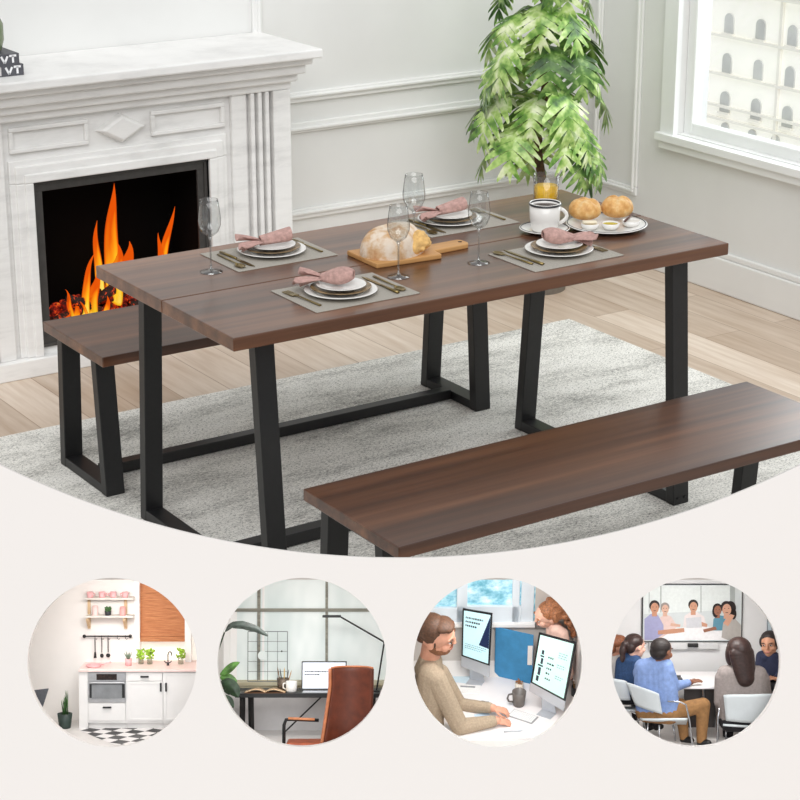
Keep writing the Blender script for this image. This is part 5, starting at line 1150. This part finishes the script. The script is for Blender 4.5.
# big screen with the far party
ds = D0 - 3.0; c = K3(378, 190, ds); sn = N.thing('wall_screen', 'big wall screen showing five people on a video call', 'screen', c)
g = G(c); N.panel(g, *K(174, 76), *K(580, 308), ds, D0 - .1); g.done('frame', BEZ, sn, bevel=.3)
g = G(c); N.panel(g, *K(179, 80), *K(576, 304), ds - .3, ds); dp = g.done('display', mat('call_backdrop', (206, 212, 212), .5, 0, .02, .08), sn)
fm = lambda n, rgb: mat('call_' + n, rgb, .6, 0, .02, .3)
cur = [0.32]
def flat(name, m, polys, layers=None):
    """one flat picture shape on the display; layers adds further colours to the same mesh"""
    g = G(c); mats = [m]
    for li, (mm, pl_) in enumerate([(m, polys)] + (layers or [])):
        dd = ds - cur[0]; cur[0] += .03; g.mi = li
        if li: mats.append(mm)
        for kind, v in pl_:
            if kind == 'p': pts = [K3(v[i], v[i + 1], dd) for i in range(0, len(v), 2)]
            else: pts = [K3(v[0] + v[2] * math.cos(2 * PI * k / 20), v[1] + v[3] * math.sin(2 * PI * k / 20), dd) for k in range(20)]
            g.poly(pts)
    return g.done(name, mats, dp)
flat('window_image', fm('glass', (222, 228, 226)), [('p', (182, 84, 530, 84, 530, 180, 182, 196))]); flat('mullion_image', fm('mull', (168, 174, 172)), [('p', (203, 84, 206, 84, 206, 190, 203, 190))]); [flat('mullion_image', fm('mull', (168, 174, 172)), [('p', q_)]) for q_ in ((249, 84, 254, 84, 254, 190, 249, 190), (410, 84, 414, 84, 414, 190, 410, 190), (528, 82, 548, 82, 548, 200, 528, 200))]
flat('table_image', fm('table', (236, 234, 234)), [('p', (190, 300, 300, 252, 440, 246, 520, 262, 574, 300))])
def portrait(words, hx, hy, r, shirt, skin_, hair, body, arm=None, hairs=()):
    sk_ = fm('skin_' + words, skin_); ft = fm('feat', (84, 54, 46))
    L = [(sk_, [('p', (hx - r * .4, hy, hx + r * .4, hy, hx + r * .5, hy + r * 1.7, hx - r * .5, hy + r * 1.7))]),
         (fm('hair_' + words, hair), [('e', (hx, hy - r * .35, r * 1.0, r * 1.05))] + [('e', h_) for h_ in hairs]),
         (sk_, [('e', (hx + r * .05, hy + r * .12, r * .78, r * 1.02))]),
         (ft, [('e', (hx - r * .3, hy - r * .1, r * .12, r * .06)), ('e', (hx + r * .36, hy - r * .1, r * .12, r * .06)), ('e', (hx + r * .06, hy + r * .62, r * .28, r * .06))])]
    if arm: L.append((sk_, [('p', arm)]))
    return flat('person_image', fm('shirt_' + words, shirt), [('p', body)], L)
portrait('b', 268, 175, 18, (222, 196, 188), (214, 172, 150), (150, 140, 134), (240, 300, 246, 212, 268, 196, 292, 206, 318, 246, 300, 262), (292, 232, 330, 238, 328, 248, 288, 244))
portrait('a', 226, 170, 21, (160, 160, 196), (196, 142, 112), (40, 30, 28), (186, 300, 186, 216, 210, 196, 240, 200, 262, 240, 262, 276, 226, 300), (240, 262, 300, 256, 344, 252, 346, 268, 300, 274, 240, 278))
portrait('c', 381, 166, 20, (226, 216, 214), (200, 148, 120), (34, 26, 24), (340, 248, 346, 204, 372, 186, 396, 188, 424, 206, 436, 246), (410, 226, 438, 236, 436, 248, 404, 244))
flat('laptop_image', fm('laptop', (204, 204, 208)), [('p', (352, 212, 412, 208, 416, 250, 354, 252))])
portrait('d', 478, 180, 19, (88, 140, 160), (150, 98, 74), (30, 22, 22), (458, 262, 462, 216, 482, 200, 512, 206, 512, 262), (420, 258, 470, 246, 476, 258, 424, 270), ((470, 186, 13, 24),))
portrait('e', 514, 176, 23, (176, 170, 164), (206, 156, 130), (40, 28, 26), (494, 290, 500, 236, 512, 212, 540, 206, 572, 240, 572, 300, 520, 300), (500, 232, 530, 196, 546, 202, 520, 246), ((530, 172, 22, 28), (542, 196, 12, 22)))
c2 = K3(345, 325, ds - 4); cb = N.thing('video_bar', 'pale video bar with a dark camera below the wall screen', 'video bar', c2); g = G(c2); N.panel(g, *K(206, 312), *K(482, 338), ds - 4, D0 - .1); g.done('bar', mat('bar_grey', (206, 206, 206), .5), cb, bevel=.6)
g = G(c2); N.panel(g, *K(360, 315), *K(402, 330), ds - 8, ds - 4); g.done('camera', BLK, cb, bevel=.6)
c2 = K3(686, 244, D0 - 1); pf = N.thing('wall_panel', 'narrow blue grey framed panel on the wall at the right of the screen', 'wall panel', c2); g = G(c2); N.panel(g, *K(676, 210), *K(698, 276), D0 - 1.4, D0 - .1); g.done('frame', mat('panel_grey', (140, 150, 156), .5), pf); g = G(c2); N.panel(g, *K(680, 216), *K(694, 272), D0 - 1.7, D0 - 1.4); g.done('face', mat('panel_face', (196, 212, 220), .4), pf)
# table
zt = K3(400, 486, 62).z; c = Vector((K3(420, 480, 62).x, 62, zf)); tb2 = N.thing('meeting_table', 'white topped meeting table with dark base between the seated people', 'table', c)
a = K3(322, 486, 62); b = K3(640, 486, 62); g = G(c); g.hexa([(a.x, 60, zt - 2.4), (b.x, 60, zt - 2.4), (b.x, 132, zt - 2.4), (a.x - 2, 132, zt - 2.4), (a.x, 60, zt), (b.x, 60, zt), (b.x, 132, zt), (a.x - 2, 132, zt)]); g.done('table_top', mat('table_white', (238, 236, 236), .35, 0, .01, .05), tb2, bevel=.6)
g = G(c); N.panel(g, *K(344, 496), *K(470, 650), 70, 74); g.done('modesty_panel', mat('table_dark', (60, 54, 52), .6, 0, .08, .1), tb2)
for X in (420, 470): g = G(c); p_ = K3(X, 500, 66); g.tube([(p_.x, 66, zt - 2.4), (p_.x + 3, 66, zf)], 1.6, 8); g.done('leg', mat('chrome', (190, 192, 196), .2, .9), tb2)
CHRM = MATS['chrome']; MCH = mat('chair_white_shell', (212, 218, 220), .4, 0, .015, .1)
b = Vector((K3(312, 440, 100).x, 96, zt + .05)); lt = N.thing('conference_phone', 'small dark device on the meeting table', 'phone', b); G().box((-6, -4, 0), (6, 4, 1)).done('base', DKGR, lt, bevel=.3); G().hexa([(-5, 2, 1), (5, 2, 1), (5, 3, 1), (-5, 3, 1), (-5, 4, 3), (5, 4, 3), (5, 5, 3), (-5, 5, 3)]).done('flap', DKGR, lt)
def shell(label, base, back_pts, seat, legs, seat_t=2.2):
    t = N.thing('conference_chair', label, 'chair', base, 'white shell chairs'); base = Vector(base); g = G(base)
    (tl, tr, br, bl, bow) = back_pts
    def fn(u, v):
        p = tl.lerp(tr, u).lerp(bl.lerp(br, u), v); return p + Vector((0, bow * (1 - (2 * u - 1) ** 2), 0)) + Vector((0, 0, -1.2 * (2 * u - 1) ** 4 * (1 - v)))
    g.grid(fn, 14, 8); g.done('backrest', MCH, t, smooth=True, solid=1.4)
    g = G(base); s0, s1, s2, s3 = seat; g.grid(lambda u, v: s0.lerp(s1, u).lerp(s3.lerp(s2, u), v) + Vector((0, 0, -1.6 * math.sin(PI * u) * math.sin(PI * v))), 10, 8); g.done('seat', MCH, t, smooth=True, solid=seat_t)
    for pts in legs: g = G(base); g.tube(pts, .9, 8); g.done('leg', CHRM, t, smooth=True)
    return t
# man in blue
SK3 = skin('skin_brown', (128, 84, 62)); HK = mat('hair_black', (34, 26, 24), .6, 0, .2, .6); BLU = mat('blue_shirt', (128, 152, 200), .8, 0, .06, .25); KHA = mat('khaki_trousers', (148, 108, 66), .85, 0, .08, .25); SHO = mat('black_shoe', (26, 24, 24), .4)
dB = 48
sL, sR = K3(180, 410, dB + 4), K3(268, 408, dB - 2); hL, hR = K3(196, 585, dB + 8), K3(284, 592, dB - 4)
figure(N, 'man in light blue shirt and tan trousers sitting on a white chair', Vector((sL.x + 8, dB, zf)), (K3(254, 346, dB), (.66, .70, -.12), (0, 0, 1), 27), sL, sR, hL, hR, 10, 11.5,
       [((K3(280, 428, dB - 4), K3(305, 486, dB - 2), K3(372, 468, dB + 16)), (7.5, 6, 3.2), ((.95, .3, .12), (0, -.35, 1), (.1, .7, .4), 15, .35)), ((K3(168, 430, dB + 8), K3(182, 500, dB + 18), K3(250, 520, dB + 20)), (7.5, 6, 3.2), ((1, .2, 0), (0, -.3, 1), (0, 1, 0), 13, .5))],
       [((hR, K3(420, 560, dB - 6), K3(414, 702, dB - 6)), (9.5, 7.6, 5.2)), ((hL, K3(330, 560, dB + 16), K3(345, 690, dB + 10)), (9, 7, 5))], SK3, BLU, KHA, [((0, -.08, .16), (.385, .43, .37)), ((0, -.22, -.02), (.35, .26, .30))], HK, HK, sleeve=.86, shoe=(SHO, (6, -5, -1.5)))
bt = [K3(112, 466, dB - 6), K3(244, 512, dB - 18), K3(258, 596, dB - 14), K3(150, 560, dB - 4), -3]
shell('white shell chair of the man in the blue shirt', Vector((K3(250, 640, dB).x, dB, zf)), bt, (K3(176, 618, dB - 14), K3(358, 616, dB - 18), K3(352, 640, dB + 14), K3(160, 612, dB + 14)),
      [[K3(278, 545, dB - 20), K3(330, 548, dB - 20), K3(352, 560, dB - 20), K3(366, 620, dB - 19), K3(376, 705, dB - 18), Vector((K3(380, 725, dB - 18).x, dB - 18, zf + .6))], [K3(245, 640, dB - 12), Vector((K3(246, 700, dB - 12).x, dB - 12, zf + .8))], [K3(200, 630, dB - 2), Vector((K3(196, 690, dB - 2).x, dB - 2, zf + .8))], [K3(300, 640, dB + 10), Vector((K3(310, 690, dB + 10).x, dB + 10, zf + .8))]])
# woman in grey, back view
SK4 = skin('skin_tan', (196, 142, 112)); HDB = mat('hair_dark_brown', (50, 32, 28), .45, 0, .25, .4); GRY = mat('grey_sweater', (150, 140, 136), .9, 0, .05, .4)
dG = 44
sL, sR = K3(512, 438, dG), K3(640, 440, dG); hL, hR = K3(530, 620, dG + 2), K3(630, 620, dG + 2)
figure(N, 'woman with long dark hair in a grey sweater seen from behind', Vector((K3(575, 600, dG).x, dG, zf)), (K3(560, 350, dG + 3), (-.3, .92, -.02), (0, 0, 1), 30), sL, sR, hL, hR, 10.5, 12,
       [((K3(494, 450, dG), K3(486, 545, dG + 2), K3(492, 592, dG + 16)), (7, 6, 3.4), ((.2, .9, -.1), (0, 0, 1), (1, 0, 0), 13, .4)), ((K3(660, 455, dG), K3(672, 520, dG + 6), K3(650, 540, dG + 22)), (7, 6, 3.4), ((-.5, .8, 0), (0, 0, 1), (-1, 0, 0), 13, .4))],
       [((hL, K3(520, 610, dG + 36), K3(520, 700, dG + 34)), (9, 7, 5)), ((hR, K3(620, 610, dG + 36), K3(620, 700, dG + 34)), (9, 7, 5))], SK4, GRY, mat('dark_trousers', (34, 32, 36), .85), [((0, -.08, .16), (.42, .46, .40)), ((.33, .02, -.08), (.14, .24, .40)), ((-.33, -.02, -.06), (.13, .22, .36))] + [((.012 * k, -.26 - .018 * k, .02 - .105 * k), (.46 - .002 * k * k, .27 - .008 * k, .30)) for k in range(9)], HDB, HDB, sleeve=.9, shoe=(SHO, (0, 6, -1)))
dq = dG - 16
shell('white shell chair of the woman in the grey sweater', Vector((K3(600, 620, dG).x, dG, zf)), [K3(502, 516, dq), K3(718, 512, dq), K3(690, 632, dq + 4), K3(512, 622, dq + 4), -4], (K3(500, 640, dq + 4), K3(640, 648, dq + 4), K3(640, 640, dG + 16), K3(500, 636, dG + 16)),
      [[K3(486, 572, dq + 4), K3(480, 610, dq + 3), K3(477, 700, dq + 3), Vector((K3(477, 720, dq + 3).x, dq + 3, zf + .8))], [K3(512, 650, dG + 12), Vector((K3(512, 690, dG + 12).x, dG + 12, zf + .8))], [K3(640, 650, dG + 12), Vector((K3(640, 690, dG + 12).x, dG + 12, zf + .8))], [K3(650, 650, dq + 5), Vector((K3(655, 690, dq + 5).x, dq + 5, zf + .8))]])
# woman in denim
DEN = mat('denim_jacket', (44, 72, 112), .85, 0, .12, .5); dD = 86
sL, sR = K3(100, 392, dD + 4), K3(148, 388, dD - 4); hL, hR = K3(104, 520, dD + 4), K3(150, 520, dD - 2)
t, R, c_, h = figure(N, 'woman with a dark ponytail in a blue denim jacket', Vector((K3(125, 560, dD).x, dD, zf)), (K3(148, 326, dD), (.80, .52, -.05), (0, 0, 1), 25), sL, sR, hL, hR, 8.5, 10,
       [((K3(158, 402, dD - 6), K3(176, 462, dD - 6), K3(215, 470, dD + 8)), (6, 5, 2.8), ((1, .3, 0), (0, -.3, 1), (0, 1, 0), 11, .4))], [((hL, K3(200, 540, dD + 10), K3(205, 640, dD + 10)), (7.5, 6, 4.5)), ((hR, K3(230, 535, dD - 2), K3(235, 640, dD)), (7.5, 6, 4.5))], skin('skin_light', (226, 178, 156)), DEN, mat('dark_trousers', (34, 32, 36)), [((0, -.08, .2), (.39, .43, .36)), ((0, -.3, .02), (.33, .24, .3)), ((0, -.56, .10), (.15, .16, .18)), ((0, -.66, -.14), (.15, .14, .26)), ((0, -.64, -.42), (.12, .12, .22))], HDB, HDB, sleeve=.9, shoe=(SHO, (4, -2, -1)))
# man in white shirt
WSH = mat('white_shirt', (226, 224, 222), .8, 0, .03, .3); dM = 112
sL, sR = K3(60, 392, dM + 4), K3(100, 388, dM - 6); hL, hR = K3(62, 500, dM + 4), K3(98, 500, dM - 2)
figure(N, 'brown haired man in a white shirt half hidden at the edge of the meeting niche', Vector((K3(80, 560, dM).x, dM, zf)), (K3(78, 326, dM), (.85, .30, 0), (0, 0, 1), 24), sL, sR, hL, hR, 8, 9.5, [], [((hL, K3(150, 520, dM + 8), K3(152, 600, dM + 8)), (7.5, 6, 4.5)), ((hR, K3(160, 520, dM - 4), K3(165, 600, dM - 4)), (7.5, 6, 4.5))], SK1, WSH, mat('dark_trousers', (34, 32, 36)), SHORT, mat('hair_reddish', (128, 76, 48), .6, 0, .2, .6), None, shoe=(SHO, (4, -2, -1)))
bt = [K3(40, 450, dD - 16), K3(116, 462, dD - 20), K3(130, 540, dD - 18), K3(60, 536, dD - 14), -2]
shell('white shell chair of the woman in the denim jacket', Vector((K3(110, 560, dD - 6).x, dD - 6, zf)), bt, (K3(70, 580, dD - 16), K3(176, 584, dD - 18), K3(190, 570, dD + 8), K3(80, 570, dD + 8)),
      [[K3(130, 584, dD - 18), K3(160, 600, dD - 18), Vector((K3(165, 640, dD - 18).x, dD - 18, zf + .8))], [K3(90, 584, dD - 10), Vector((K3(90, 640, dD - 10).x, dD - 10, zf + .8))], [K3(180, 580, dD + 6), Vector((K3(185, 640, dD + 6).x, dD + 6, zf + .8))]])
# woman in navy
NVY = mat('navy_cardigan', (34, 40, 66), .85, 0, .1, .5); dN = 84
sL, sR = K3(656, 368, dN + 6), K3(702, 370, dN - 4); hL, hR = K3(660, 480, dN + 6), K3(708, 484, dN)
figure(N, 'smiling woman with dark hair tied back in a navy cardigan facing the table', Vector((K3(690, 560, dN).x, dN, zf)), (K3(687, 318, dN), (-.42, -.88, 0), (-.12, 0, 1), 24.5), sL, sR, hL, hR, 7.2, 9,
       [((K3(650, 385, dN + 4), K3(652, 440, dN - 2), K3(690, 452, dN - 14)), (5.2, 4.6, 2.6), ((1, -.3, .1), (0, -.4, 1), (0, 1, .3), 11, .7)), ((K3(712, 388, dN - 6), K3(728, 440, dN - 10), K3(712, 455, dN - 18)), (5.2, 4.6, 2.6), ((-1, -.2, .1), (0, -.4, 1), (0, 1, .3), 11, .7))],
       [((hL, K3(676, 490, dN - 20), K3(676, 600, dN - 20)), (7.2, 6, 4.4)), ((hR, K3(712, 492, dN - 22), K3(712, 600, dN - 20)), (7.2, 6, 4.4))], SK4, NVY, mat('dark_trousers', (34, 32, 36)), [((0, -.08, .24), (.39, .42, .35)), ((0, -.28, .02), (.37, .26, .36)), ((0, -.5, .12), (.16, .14, .16)), ((.33, .05, .12), (.09, .2, .22)), ((-.33, .05, .12), (.09, .2, .22))], HK, HK, sleeve=.88, shoe=(SHO, (-2, -5, -1)))
add_niche_fill(N, .52)
